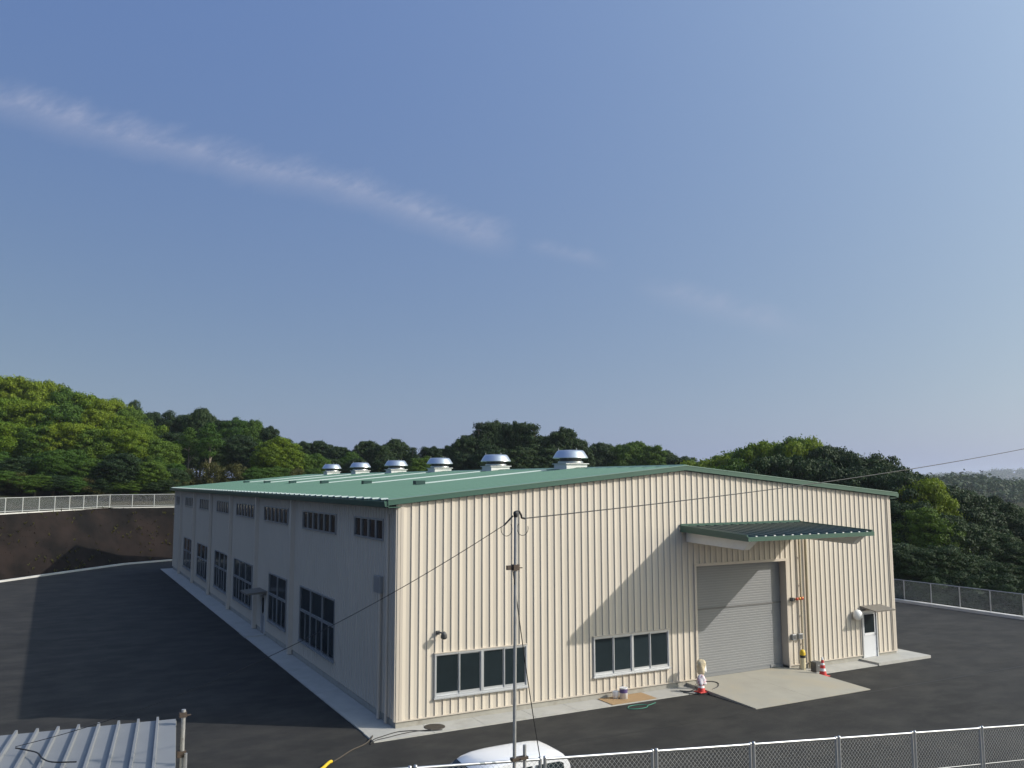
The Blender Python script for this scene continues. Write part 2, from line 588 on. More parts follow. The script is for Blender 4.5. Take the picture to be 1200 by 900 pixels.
tag(o, 'bare brown earth bank rising behind the yard', kind='structure')

# clods and weeds on the bank face
BR = random.Random(21)
mb = MB()
wv = []
for k in range(2600):
    s_ = 0.22+0.5*BR.random()
    t_ = BR.random()
    a = np.array([np.interp(s_, seglen, [q[0] for q in TOE]), np.interp(s_, seglen, [q[1] for q in TOE])])
    b = np.array([np.interp(s_, seglen, [q[0] for q in TOP]), np.interp(s_, seglen, [q[1] for q in TOP])])
    q = a+(b-a)*t_
    z_ = ZTOP*t_
    r_ = 0.02+0.08*BR.random()**3
    if k % 2:
        c = [(q[0]+r_*math.cos(w)*BR.uniform(.7, 1.2), q[1]+r_*math.sin(w)*BR.uniform(.7, 1.2), z_-0.05) for w in (0, 1.57, 3.14, 4.71)]
        mb.add(c+[(q[0], q[1], z_+r_*0.9)], [(0, 1, 4), (1, 2, 4), (2, 3, 4), (3, 0, 4)])
    elif BR.random() < 0.10+0.45*(math.sin(s_*40)*math.sin(t_*7+s_*9) > 0.25):
        for w in range(5):
            an = BR.uniform(0, 6.28)
            h_ = BR.uniform(0.10, 0.32)
            ca, sa = math.cos(an), math.sin(an)
            wv += [(q[0], q[1], z_-.03), (q[0]+ca*h_*.3-sa*.04, q[1]+sa*h_*.3+ca*.04, z_+h_*.5), (q[0]+ca*h_*.8, q[1]+sa*h_*.8, z_+h_), (q[0]+ca*h_*.3+sa*.04, q[1]+sa*h_*.3-ca*.04, z_+h_*.5)]
tag(mb.build('soil_clods', M['soil']), 'loose clods scattered over the brown earth bank', 'soil', kind='stuff')
mb = MB().add(wv, [tuple(range(k, k+4)) for k in range(0, len(wv), 4)])
tag(mb.build('bank_weeds', M['leaf_olive']), 'sparse weeds sprouting on the brown earth bank', 'weeds', kind='stuff')

# wooded hillside behind the bank
mb = MB()
cols, rows = 70, 46
vs = []
for i in range(cols+1):
    s = i/cols
    x = -150+s*330
    y0 = yline(x, TOP) if -46 <= x <= 60 else (13.5 if x < -46 else 74.7)
    if x < -46:
        y0 = 13.5-(x+46)*-0.2
    for j in range(rows+1):
        t = j/rows
        y = y0+(t**1.4)*(330-y0)
        vs.append((x, y, terrain(x, max(y, y0+1e-4)) if j else ZTOP*(1-0.55*min(1, max(0, (x-40)/45)))))
fs = [(i*(rows+1)+j, (i+1)*(rows+1)+j, (i+1)*(rows+1)+j+1, i*(rows+1)+j+1) for i in range(cols) for j in range(rows)]
mb.add(vs, fs, True)
o = mb.build('hillside', M['forest_floor'])
tag(o, kind='structure')

# lower wooded ground beyond the right-hand fence
mb = MB()
vs = []
nx, ny = 40, 30
for i in range(nx+1):
    for j in range(ny+1):
        x = 37.35+(i/nx)**1.3*260
        y = -60+j/ny*(yline(min(x, 60), TOP)+60-0.05)
        vs.append((x, y, -0.02 if i == 0 else -0.6-min(5.0, max(0, (x-42)*0.10))))
fs = [(i*(ny+1)+j, (i+1)*(ny+1)+j, (i+1)*(ny+1)+j+1, i*(ny+1)+j+1) for i in range(nx) for j in range(ny)]
mb.add(vs, fs, True)
tag(mb.build('wooded_lowland', M['forest_floor']), kind='structure')

# kerbs
def kerb(name, pts, w, h):
    root = MB()
    for a, b in zip(pts[:-1], pts[1:]):
        a, b = np.array(a, float), np.array(b, float)
        d = (b-a)/np.linalg.norm(b-a)
        n = np.array([-d[1], d[0]])*w
        root.hexa([(*a, -.05), (*b, -.05), (*(b+n), -.05), (*(a+n), -.05), (*a, h), (*b, h), (*(b+n), h), (*(a+n), h)])
    return tag(root.build(name, M['kerb']), kind='structure')


kerb('kerb', TOE[1:8], -0.28, 0.13)
kerb('kerb', [(36.75, -14.4), (36.75, 60)], -0.42, 0.16)

# concrete apron round the building: slabs with open joints
ap = tag(MB().box((-1.0, -0.97, -0.20), (W+0.9, 0.0, 0.004)).build('apron', M['concrete']),
         'narrow concrete apron along the foot of the factory walls', kind='structure')


def slab(x0, y0, x1, y1, z=0.035, m='concrete', parent=ap):
    g = 0.008
    b = MB().box((x0+g, y0+g, -0.1), (x1-g, y1-g, z))
    return b.build('slab', M[m], parent)


for a, b in [(-1.0, 0.9), (0.9, 2.6), (2.6, 4.4), (4.4, 6.0), (6.0, 7.35), (7.35, 9.25), (9.25, 11.25)]:
    slab(a, -0.96, b, -0.0)
for a, b in [(16.85, 18.6), (18.6, 20.45)]:
    slab(a, -0.96, b, -0.0)
slab(20.45, -1.0, 23.7, -0.0, 0.11)
slab(W+0.02, 0.0, 23.7, 3.2, 0.11)
y = 0.0
k = 0
while y < D:
    y1 = min(y+2.73, D+0.1)
    slab(-0.98, y, -0.0, y1)
    y = y1
# loading pad in front of the shutter
pad = tag(MB().box((11.32, -3.53, -0.2), (16.8, 0.28, 0.006)).build('loading_pad', M['concrete_pad']),
          'pale concrete pad in front of the roller shutter', kind='structure')
for a, b in [(11.3, 14.05), (14.05, 16.82)]:
    g = 0.004
    MB().hexa([(a+g, -3.55, -.1), (b-g, -3.55, -.1), (b-g, 0.28, -.1), (a+g, 0.28, -.1),
               (a+g, -3.55, .025), (b-g, -3.55, .025), (b-g, 0.28, .16), (a+g, 0.28, .16)]).build('slab', M['concrete_pad'], pad)

# ------------------------------------------------------------------ factory building
bld = empty('factory_building', (0, 0, 0))
tag(bld, 'long cream ribbed steel factory with low green gable roof and six roof ventilators', 'factory')
SB = 0.244


def gable(x):
    return HE+(HR-HE)*(1-abs(x-W/2)/(W/2))


FRONT_OPEN = [(1.28, 4.60, 0.79, 2.13), (7.24, 10.52, 0.79, 2.12), (11.88, 16.45, 0.0, 4.31), (20.70, 21.62, 0.0, 2.03)]


def intervals(lo, hi, opens):
    segs = [(lo, hi)]
    for a, b in opens:
        out = []
        for s, e in segs:
            if b <= s or a >= e:
                out.append((s, e))
                continue
            if a > s:
                out.append((s, a))
            if b < e:
                out.append((b, e))
        segs = out
    return segs


PROF = [(0.0, -0.032), (0.122, 0.0), (0.262, 0.0), (0.276, -0.032)]
PITCH_S = 0.276


def rib_strip(x0, x1, openings, topf, flip=False):
    """ribbed cladding between x0 and x1; depth from PROF; returns verts/faces in (s, depth, z)"""
    cuts = sorted({q for o_ in openings for q in o_[:2]})
    mb_ = MB()
    for (u0, d0), (u1, d1) in zip(PROF[:-1], PROF[1:]):
        a, b = x0+u0, x0+u1
        if a >= x1-1e-6:
            break
        if b > x1:
            d1 = d0+(d1-d0)*(x1-a)/(b-a)
            b = x1
        pts = [a]+[c for c in cuts if a+1e-6 < c < b-1e-6]+[b]
        for p0, p1 in zip(pts[:-1], pts[1:]):
            e0 = d0+(d1-d0)*(p0-a)/(b-a)
            e1 = d0+(d1-d0)*(p1-a)/(b-a)
            mid = (p0+p1)/2
            ops = [(o_[2], o_[3]) for o_ in openings if o_[0] < mid < o_[1]]
            for lo, hi in intervals(SB, min(topf(p0), topf(p1)), ops):
                h0 = topf(p0) if hi >= min(topf(p0), topf(p1))-1e-6 else hi
                h1 = topf(p1) if hi >= min(topf(p0), topf(p1))-1e-6 else hi
                mb_.add([(p0, e0, lo), (p1, e1, lo), (p1, e1, h1), (p0, e0, h0)], [(0, 1, 2, 3)])
    return mb_


x = 0.20
while x < W-0.21:
    rib_strip(x, min(x+PITCH_S, W-0.2), FRONT_OPEN, gable).build('siding_panel', M['siding'], bld)
    x += PITCH_S
# corner trims: two folded strips each
for a, b in [(0.0, 0.095), (0.105, 0.195), (W-0.195, W-0.105), (W-0.095, W)]:
    MB().prism([(a, -0.05), (b, -0.05), (b, 0.02), (a, 0.02)], 2, SB-0.02, HE+0.02).build('corner_trim', M['trim'], bld)
# base flashing and plinth
for a, b in [(0.0, 11.86), (16.47, 20.68), (21.64, W)]:
    MB().box((a, -0.055, SB-0.03), (b, 0.0, SB+0.004)).build('base_flashing', M['trim'], bld)
MB().box((0.012, -0.012, -0.3), (11.88, 0.3, SB-0.02)).build('plinth', M['plinth'], bld)
MB().box((16.45, -0.012, -0.3), (20.70, 0.3, SB-0.02)).build('plinth', M['plinth'], bld)
MB().box((21.62, -0.012, -0.3), (W-0.012, 0.3, SB-0.02)).build('plinth', M['plinth'], bld)
MB().box((0.012, 0.3, -0.3), (0.3, D, SB-0.02)).build('plinth', M['plinth'], bld)
MB().box((W-0.3, 0.3, -0.3), (W-0.012, D, SB-0.02)).build('plinth', M['plinth'], bld)

# left wall
UP = [(1.15, 4.2, 5.6, 6.31, 4), (6.45, 11.35, 5.52, 6.30, 6), (14.0, 18.95, 5.54, 6.30, 6), (21.45, 26.35, 5.54, 6.30, 6),
      (28.2, 33.1, 5.53, 6.30, 6), (35.55, 40.4, 5.52, 6.30, 6), (43.05, 48.0, 5.52, 6.30, 6), (49.9, 53.6, 5.52, 6.30, 4)]
LO = [(6.37, 11.5, .86, 3.12, 3), (13.9, 17.45, .85, 3.12, 2), (21.45, 26.6, .85, 3.12, 3), (28.05, 33.25, .82, 3.12, 3), (35.5, 40.8, .80, 3.12, 3),
      (42.95, 48.0, .82, 3.12, 3)]
LDOOR = (18.2, 19.0, 0.06, 1.95)
LEFT_OPEN = [q[:4] for q in UP]+[q[:4] for q in LO]+[LDOOR]
mb = MB()
s = 0.02
while s < D-0.05:
    q = rib_strip(s, min(s+PITCH_S, D-0.02), LEFT_OPEN, lambda t: HE+0.02)
    # (s, depth, z) -> world (depth, s, z); flip winding so that normals face -x
    mb.add([(a[1], a[0], a[2]) for a in q.v], [tuple(reversed(f)) for f in q.f])
    s += PITCH_S
mb.build('left_wall', M['siding_l'], bld)
# right and back walls (out of sight from the yard in front)
mb = MB()
s = 0.02
while s < D-0.05:
    q = rib_strip(s, min(s+PITCH_S, D-0.02), [], lambda t: HE+0.02)
    mb.add([(W-a[1], a[0], a[2]) for a in q.v], q.f)
    s += PITCH_S
mb.build('right_wall', M['siding_l'], bld)
mb = MB()
s = 0.02
while s < W-0.05:
    q = rib_strip(s, min(s+PITCH_S, W-0.02), [], gable)
    mb.add([(a[0], D-a[1], a[2]) for a in q.v], [tuple(reversed(f)) for f in q.f])
    s += PITCH_S
mb.build('back_wall', M['siding_l'], bld)
MB().prism([(-0.05, -0.03), (-0.05, 0.12), (0.0, 0.12), (0.0, -0.03)], 2, SB-0.02, HE).build('corner_trim', M['trim'], bld)
MB().box((-0.052, D-0.12, SB-0.02), (0.0, D+0.03, HE)).build('corner_trim', M['trim'], bld)
# dark interior box so that the window openings close on a dark room
MB().box((0.35, 0.5, 0.02), (W-0.35, D-0.4, 6.6)).build('interior_lining', mat('dark_interior', (0.03, 0.03, 0.03), 0.9), bld)

# roof: two sheets with low ribs running down the slope
OV, OVG = 0.34, 0.14
RT = 0.18


def roof_slope(side):
    mb_ = MB()
    y = -OVG+0.02
    x_e = -OV if side < 0 else W+OV
    xr = W/2
    sl = (HR-HE)/(W/2)

    def zt(x_):
        return HE+RT+(W/2-abs(x_-W/2))*sl
    prof = []
    while y < D+OVG-0.05:
        prof += [(y, 0.0), (y+0.60, 0.0), (y+0.64, 0.035), (y+0.78, 0.035), (y+0.82, 0.0)]
        y += 0.84
    prof.append((D+OVG-0.02, 0.0))
    v = []
    for q, h in prof:
        v += [(x_e, q, zt(x_e)+h), (xr, q, zt(xr)+h)]
    n = len(prof)
    f = []
    for i in range(n-1):
        f.append((2*i, 2*i+1, 2*i+3, 2*i+2) if side > 0 else (2*i, 2*i+2, 2*i+3, 2*i+1))
    if side < 0:
        f = [tuple(reversed(q)) for q in f]
    else:
        f = [tuple(reversed(q)) for q in f]
    mb_.add(v, f)
    # soffit
    v = [(x_e, -OVG, zt(x_e)-0.12), (xr, -OVG, zt(xr)-0.12), (xr, D+OVG, zt(xr)-0.12), (x_e, D+OVG, zt(x_e)-0.12)]
    mb_.add(v, [(0, 1, 2, 3)])
    return mb_.build('roof_slope', M['green'], bld)


roofL = roof_slope(-1)
roofR = roof_slope(1)
SLP = (HR-HE)/(W/2)


def ztop(x_):
    return HE+RT+(W/2-abs(x_-W/2))*SLP


# verge trims on the front and back gables
for yy in (-OVG-0.03, D+OVG-0.02):
    for (xa, xb) in [(-OV-0.03, W/2), (W/2, W+OV+0.03)]:
        z0, z1 = ztop(xa), ztop(xb)
        MB().hexa([(xa, yy, z0-RT+0.02), (xb, yy, z1-RT+0.02), (xb, yy+0.05, z1-RT+0.02), (xa, yy+0.05, z0-RT+0.02),
                   (xa, yy, z0-0.002), (xb, yy, z1-0.002), (xb, yy+0.05, z1-0.002), (xa, yy+0.05, z0-0.002)]).build('verge_trim', M['green_trim'], bld)
        MB().hexa([(xa, yy-0.015, z0+0.0), (xb, yy-0.015, z1+0.0), (xb, yy+0.22, z1+0.0), (xa, yy+0.22, z0+0.0),
                   (xa, yy-0.015, z0+0.03), (xb, yy-0.015, z1+0.03), (xb, yy+0.22, z1+0.03), (xa, yy+0.22, z0+0.03)]).build('verge_cap', M['green_cap'], bld)
        # soffit board under the gable overhang
        MB().hexa([(xa, yy+0.05, z0-RT+0.02), (xb, yy+0.05, z1-RT+0.02), (xb, 0.0 if yy < 1 else yy-0.2, z1-RT+0.02), (xa, 0.0 if yy < 1 else yy-0.2, z0-RT+0.02),
                   (xa, yy+0.05, z0-RT+0.06), (xb, yy+0.05, z1-RT+0.05), (xb, 0.0 if yy < 1 else yy-0.2, z1-RT+0.05), (xa, 0.0 if yy < 1 else yy-0.2, z0-RT+0.05)]).build('verge_soffit', M['green_trim'], bld)
# eave gutters
for sx in (-1, 1):
    xe = -OV if sx < 0 else W+OV
    ze = ztop(-OV)
    poly = [(xe, ze-0.03), (xe+sx*0.15, ze-0.03), (xe+sx*0.15, ze-0.06), (xe+sx*0.12, ze-0.20), (xe-sx*0.02, ze-0.20), (xe-sx*0.02, ze-0.03)]
    MB().prism(poly, 1, -OVG, D+OVG).build('gutter', M['green_trim'], bld)
    MB().box((min(xe, xe-sx*0.4), -OVG+0.03, ze-0.24), (max(xe, xe-sx*0.4), D+OVG-0.03, ze-0.205)).build('eave_soffit', M['green_trim'], bld)
# pale closure pieces where the roof ribs end at the eave
cl = MB().hexa([(-0.04, 0, 0), (0.20, 0, 0.019), (0.20, 0.30, 0.019), (-0.04, 0.30, 0), (-0.04, 0.05, 0.042), (0.20, 0.05, 0.055), (0.20, 0.25, 0.055), (-0.04, 0.25, 0.042)]).mesh('rib_end_cap', M['cover'])
y = -OVG+0.02+0.56
while y < D:
    link_mesh('rib_end_cap', cl, bld, (-OV, y, ztop(-OV)+0.004))
    y += 0.84
# ridge cap
MB().prism([(W/2-0.28, ztop(W/2)-0.01), (W/2, ztop(W/2)+0.055), (W/2+0.28, ztop(W/2)-0.01), (W/2, ztop(W/2)+0.02)], 1, -OVG-0.03, D+OVG+0.03).build('ridge_cap', M['green'], bld)
# raised conduit covers running up the left slope, highlight painted pale, each with a dark end box
for y in (8.1, 14.95, 22.4, 29.7, 37.1, 44.5):
    xa, xb = 4.25, 10.2
    cv = MB().hexa([(xa, y, ztop(xa)+.004), (xb, y, ztop(xb)+.004), (xb, y+.26, ztop(xb)+.004), (xa, y+.26, ztop(xa)+.004),
                    (xa, y+.05, ztop(xa)+.075), (xb, y+.05, ztop(xb)+.075), (xb, y+.21, ztop(xb)+.075), (xa, y+.21, ztop(xa)+.075)]).build('roof_conduit_cover', M['cover'], bld)
    MB().box((xa-0.42, y-0.05, ztop(xa)-0.04), (xa-0.004, y+0.31, ztop(xa)+0.16)).build('end_box', M['green_dark'], cv)

# ventilators on the ridge
curb_me = MB().box((-0.55, -0.55, -0.20), (0.55, 0.55, 0.20)).box((-0.62, -0.62, 0.201), (0.62, 0.62, 0.235)).mesh('roof_ventilator', M['vent_box'])
throat_me = MB().lathe([(0.50, 0.25), (0.52, 0.29), (0.50, 0.34), (0.52, 0.38), (0.50, 0.42), (0.52, 0.46), (0.50, 0.52)], seg=36).mesh('throat', M['vent_dark'])
hood_me = MB().lathe([(0.0, 0.50), (0.70, 0.49), (0.80, 0.47), (0.815, 0.475), (0.81, 0.50), (0.76, 0.58), (0.70, 0.68), (0.64, 0.77), (0.60, 0.815), (0.54, 0.84), (0.30, 0.853), (0.0, 0.855)], seg=48).mesh('hood', M['vent_hood'])
lug_me = MB().tube([(0, 0, 0), (0, 0, 0.11)], 0.012, 6).mesh('lifting_lug', M['galv'])
ring_me = MB().lathe([(0.70, 0.40), (0.60, 0.30), (0.55, 0.252)], seg=36).mesh('skirt', M['vent_hood'])
for y in (8.0, 15.55, 23.15, 30.75, 38.6, 46.3):
    v = link_mesh('roof_ventilator', curb_me, bld, (W/2, y, ztop(W/2)))
    link_mesh('throat', throat_me, v)
    link_mesh('skirt', MB().lathe([(0.56, 0.252), (0.585, 0.30), (0.53, 0.34)], seg=36).mesh('skirt', M['vent_hood']) if y < 9 else bpy.data.meshes['skirt.001'], v)
    link_mesh('hood', hood_me, v)
    for a in (0.5, 2.6, 4.7):
        link_mesh('lifting_lug', lug_me, v, (0.55*math.cos(a), 0.55*math.sin(a), 0.83))


# ---- windows
def frame_mesh(w, h, t, dep):
    """a rectangular frame in the x-z plane, outer size w x h, bar t, depth dep (from -dep to 0.04 in y)"""
    return MB().box((0, -dep, 0), (w, 0.05, t)).box((0, -dep, h-t), (w, 0.05, h)).box((0, -dep, t+.0005), (t, 0.05, h-t-.0005)).box((w-t, -dep, t+.0005), (w, 0.05, h-t-.0005))


def front_window(x0, x1, z0, z1, label):
    w, h = x1-x0, z1-z0
    f = frame_mesh(w, h, 0.05, 0.065).build('window', M['alu'], bld, (x0, 0, z0))
    f['label'] = label
    cw = (w-0.10)/4
    mid = w/2
    MB().box((mid-0.045, -0.07, 0.052), (mid+0.045, 0.04, h-0.052)).build('mullion', M['alu'], f)
    for k in range(4):
        a = 0.05+k*cw
        b = a+cw
        if k == 1:
            b -= 0.047
        if k == 2:
            a += 0.047
        yo = -0.005 if k % 2 == 0 else -0.035
        sm = MB()
        t = 0.032
        e = 0.004 if k % 2 == 0 else 0.018
        sm.box((a+.002, yo, 0.053), (b-.002, yo+0.028, 0.053+0.075)).box((a+.002, yo, h-0.053-t), (b-.002, yo+0.028, h-0.053))
        sm.box((a+.002, yo, 0.129), (a+.002+t, yo+0.028, h-0.086)).box((b-.002-t, yo, 0.129), (b-.002, yo+0.028, h-0.086))
        sm.build('sash', M['alu'], f)
        MB().box((a+.03, yo+0.010, 0.125), (b-.03, yo+0.018, h-0.083)).build('pane', M['glass'], f)
    MB().box((-0.03, -0.11, -0.045), (w+0.03, 0.0, -0.004)).build('sill', M['alu'], f)
    MB().box((-0.02, -0.085, h+0.004), (w+0.02, 0.0, h+0.03)).build('head_flashing', M['trim'], f)
    return f


front_window(*FRONT_OPEN[0], 'four-pane sliding window behind the pole, nearest the left corner')
front_window(*FRONT_OPEN[1], 'four-pane sliding window left of the roller shutter')


def left_window(y0, y1, z0, z1, n, lower):
    """window in the left wall: local x runs along +y (depth), outside is -x"""
    w, h = y1-y0, z1-z0
    mt = M['alu_dark']

    def B(m_, a, b):     # local (along, out, z) box -> world orientation
        m_.box((a[1], a[0], a[2]), (b[1], b[0], b[2]))
    m_ = MB()
    t = 0.06
    B(m_, (0, -0.06, 0), (w, 0.05, t))
    B(m_, (0, -0.06, h-t), (w, 0.05, h))
    B(m_, (0, -0.06, t+.001), (t, 0.05, h-t-.001))
    B(m_, (w-t, -0.06, t+.001), (w, 0.05, h-t-.001))
    f = m_.build('window', mt, bld, (0, y0, z0))
    if not lower:
        for k in range(1, n):
            a = w*k/n
            m_ = MB()
            B(m_, (a-0.05, -0.055, t+.002), (a+0.05, 0.04, h-t-.002))
            m_.build('mullion', mt, f)
        for k in range(n):
            m_ = MB()
            B(m_, (w*k/n+0.051 if k else t+.001, -0.012, t+.002), (w*(k+1)/n-0.051 if k < n-1 else w-t-.001, 0.0, h-t-.002))
            m_.build('pane', M['glass'], f)
    else:
        zt_ = h*0.56
        m_ = MB()
        B(m_, (t+.001, -0.055, zt_-0.05), (w-t-.001, 0.04, zt_+0.05))
        m_.build('transom', mt, f)
        for k in range(1, n):
            a = w*k/n
            m_ = MB()
            B(m_, (a-0.045, -0.055, zt_+0.052), (a+0.045, 0.04, h-t-.002))
            m_.build('mullion', mt, f)
            m_ = MB()
            B(m_, (a-0.055, -0.055, t+.002), (a+0.055, 0.04, zt_-0.052))
            m_.build('mullion', mt, f)
        for k in range(n):
            a0 = w*k/n+0.046 if k else t+.001
            a1 = w*(k+1)/n-0.046 if k < n-1 else w-t-.001
            m_ = MB()
            B(m_, (a0, -0.012, zt_+0.052), (a1, 0.0, h-t-.002))
            m_.build('pane', M['glass'], f)
            mid = (a0+a1)/2
            for (p0, p1, yo) in ((a0+0.012, mid-0.028, -0.012), (mid+0.028, a1-0.012, -0.026)):
                m_ = MB()
                B(m_, (p0, yo, t+.06), (p1, yo+0.010, zt_-0.06))
                m_.build('pane', M['glass'], f)
            m_ = MB()
            B(m_, (mid-0.027, -0.035, t+.004), (mid+0.027, 0.02, zt_-0.054))
            m_.build('sash_stile', mt, f)
        m_ = MB()
        B(m_, (-0.03, -0.10, -0.04), (w+0.03, 0.0, -0.004))
        m_.build('sill', mt, f)
    return f


for q in UP:
    left_window(*q, False)
for q in LO:
    left_window(*q, True)

# downpipe boxes on the left wall, one per frame of the building
for y in (5.45, 12.88, 20.33, 27.75, 35.12, 42.53, 49.95):
    wd = 0.13 if y > 6 else 0.02
    if y < 6:
        continue
    d_ = MB().prism([(-0.20, y-wd), (-0.20, y+wd), (-0.03, y+wd+0.02), (-0.03, y-wd-0.02)], 2, 0.05, HE-0.02).build('downpipe', M['trim'], bld)
    for z in (1.6, 3.6, 5.4):
        MB().box((-0.212, y-wd-0.02, z), (-0.03, y+wd+0.02, z+0.05)).build('bracket', M['trim'], d_)
# cable riser and grey cabinet near the corner
MB().tube([(-0.10, 1.25, 0.05), (-0.10, 1.25, 4.1)], 0.06, 10).build('cable_riser', M['trim'], bld)
MB().tube([(-0.08, 0.62, 0.05), (-0.08, 0.62, 6.5)], 0.045, 10).build('downpipe', M['trim'], bld)
c_ = bevel(MB().box((-0.16, 1.12, 3.95), (-0.04, 1.72, 4.48)).build('cable_cabinet', M['alu_dark'], bld))
MB().box((-0.168, 1.17, 4.0), (-0.161, 1.67, 4.43)).build('cabinet_door', M['alu_dark'], c_)

# side door with small canopy on the left wall
y0, y1, z0, z1 = LDOOR
dr = MB().box((-0.03, y0+.05, z0+.05), (0.02, y1-.05, z1-.05)).build('side_door', M['alu_dark'], bld)
MB().box((-0.06, y0, z0), (0.05, y0+.05, z1)).box((-0.06, y1-.05, z0), (0.05, y1, z1)).box((-0.06, y0+.051, z1-.05), (0.05, y1-.051, z1)).build('door_frame', M['alu'], dr)
MB().box((-0.036, y0+.16, 1.0), (-0.031, y1-.16, 1.78)).build('pane', M['glass'], dr)
MB().tube([(-0.07, y0+.13, 0.95), (-0.07, y0+.13, 1.1)], 0.012, 6).build('handle', M['alu'], dr)
MB().hexa([(-1.0, 17.85, 2.02), (-0.03, 17.85, 2.06), (-0.03, 19.5, 2.06), (-1.0, 19.5, 2.02), (-1.0, 17.85, 2.10), (-0.03, 17.85, 2.17), (-0.03, 19.5, 2.17), (-1.0, 19.5, 2.10)]).build('door_canopy', M['awning'], bld)
MB().box((-1.0, 17.9, -0.02), (-0.05, 19.4, 0.07)).build('door_step', M['concrete'], bld)

# ---- roller shutter
x0, x1, zt = 11.88, 16.45, 4.31
RD = 0.30
mb = MB()
n = 44
zb = 0.165
prof = []
for k in range(n):
    a = zb+(zt-zb)*k/n
    b = zb+(zt-zb)*(k+1)/n
    prof += [(a, 0.0), (a+(b-a)*0.25, -0.004), (a+(b-a)*0.8, -0.004)]
prof.append((zt, 0.0))
v = []
for z, d in prof:
    v += [(x0+0.02, RD+d, z), (x1-0.02, RD+d, z)]
mb.add(v, [(2*i, 2*i+1, 2*i+3, 2*i+2) for i in range(len(prof)-1)])
sh = mb.build('roller_shutter', M['shutter'], bld)
sh['label'] = 'closed grey roller shutter under the green canopy'
MB().box((x0+0.03, RD-0.035, 2.64), (x1-0.03, RD-0.014, 2.70)).build('wind_bar', M['shutter_bar'], sh)
MB().box((x0+0.03, RD-0.045, zb), (x1-0.03, RD-0.013, zb+0.10)).build('bottom_bar', M['shutter'], sh)
lk = MB().box((15.75, RD-0.075, zb+0.02), (16.0, RD-0.046, zb+0.13)).build('lock', M['alu_dark'], sh)
# jambs, head, threshold
MB().box((x0-0.10, -0.05, 0.10), (x0, RD+0.10, zt)).build('jamb', M['trim'], bld)
MB().box((x1, -0.05, 0.10), (x1+0.10, RD+0.10, zt)).build('jamb', M['trim'], bld)
MB().box((x0-0.10, -0.052, zt+.002), (x1+0.10, RD+0.10, zt+0.10)).build('head', M['trim'], bld)
MB().box((x0+0.002, 0.29, 0.0), (x1-.002, 0.45, 0.155)).build('threshold', M['grey_box'], bld)

# ---- green canopy over the shutter
cx0, cx1, cyf, zbk, zfr = 11.18, 17.34, -3.56, 5.82, 5.64


def zc(y_):
    return zfr+(zbk-zfr)*(y_-cyf)/(0-cyf)


mb = MB()
prof = []
x = cx0+0.08
while x < cx1-0.30:
    prof += [(x, 0.0), (x+0.24, 0.0), (x+0.30, 0.075), (x+0.36, 0.075)]
    x += 0.42
    prof[-1] = (x-0.06, 0.075)
prof.append((cx1-0.06, 0.0))
v = []
for a, h in prof:
    v += [(a, cyf+0.03, zc(cyf)+h-0.05), (a, -0.04, zc(-0.04)+h-0.05)]
mb.add(v, [(2*i, 2*i+2, 2*i+3, 2*i+1) for i in range(len(prof)-1)])
cn = mb.build('entrance_canopy', M['green_dark'], bld)
cn['label'] = 'dark green ribbed canopy over the roller shutter'
ec = MB().box((-0.04, -0.008, 0.0), (0.04, 0.008, 0.035)).mesh('rib_end_cap', M['vent_box'])
x = cx0+0.08+0.33
while x < cx1-0.1:
    link_mesh('rib_end_cap', ec, cn, (x, cyf+0.018, zc(cyf)-0.025))
    x += 0.42
MB().box((cx0-0.02, cyf-0.05, zfr-0.17), (cx1+0.02, cyf+0.02, zfr-0.02)).build('front_fascia', M['green_trim'], cn)
for xa in (cx0-0.02, cx1-0.04):
    MB().hexa([(xa, cyf+0.021, zfr-0.17), (xa+0.06, cyf+0.021, zfr-0.17), (xa+0.06, -0.04, zbk-0.20), (xa, -0.04, zbk-0.20),
               (xa, cyf+0.021, zfr+0.045), (xa+0.06, cyf+0.021, zfr+0.045), (xa+0.06, -0.04, zbk+0.045), (xa, -0.04, zbk+0.045)]).build('side_fascia', M['green_trim'], cn)
MB().hexa([(cx0+0.05, cyf+0.03, zfr-0.14), (cx1-0.05, cyf+0.03, zfr-0.14), (cx1-0.05, -0.04, zbk-0.14), (cx0+0.05, -0.04, zbk-0.14),
           (cx0+0.05, cyf+0.03, zfr-0.11), (cx1-0.05, cyf+0.03, zfr-0.11), (cx1-0.05, -0.04, zbk-0.11), (cx0+0.05, -0.04, zbk-0.11)]).build('soffit', M['white_paint'], cn)
MB().box((cx0, -0.075, zbk+0.0), (cx1, -0.034, zbk+0.09)).build('wall_flashing', M['green_trim'], cn)
for xa in (cx0+0.26, cx1-0.56):
    MB().hexa([(xa, -3.05, zc(-3.05)-0.52), (xa+0.28, -3.05, zc(-3.05)-0.52), (xa+0.28, -0.04, zbk-0.58), (xa, -0.04, zbk-0.58),
               (xa, -3.50, zc(-3.5)-0.145), (xa+0.28, -3.50, zc(-3.5)-0.145), (xa+0.28, -0.04, zbk-0.145), (xa, -0.04, zbk-0.145)]).build('cantilever_beam', M['white_paint'], cn)

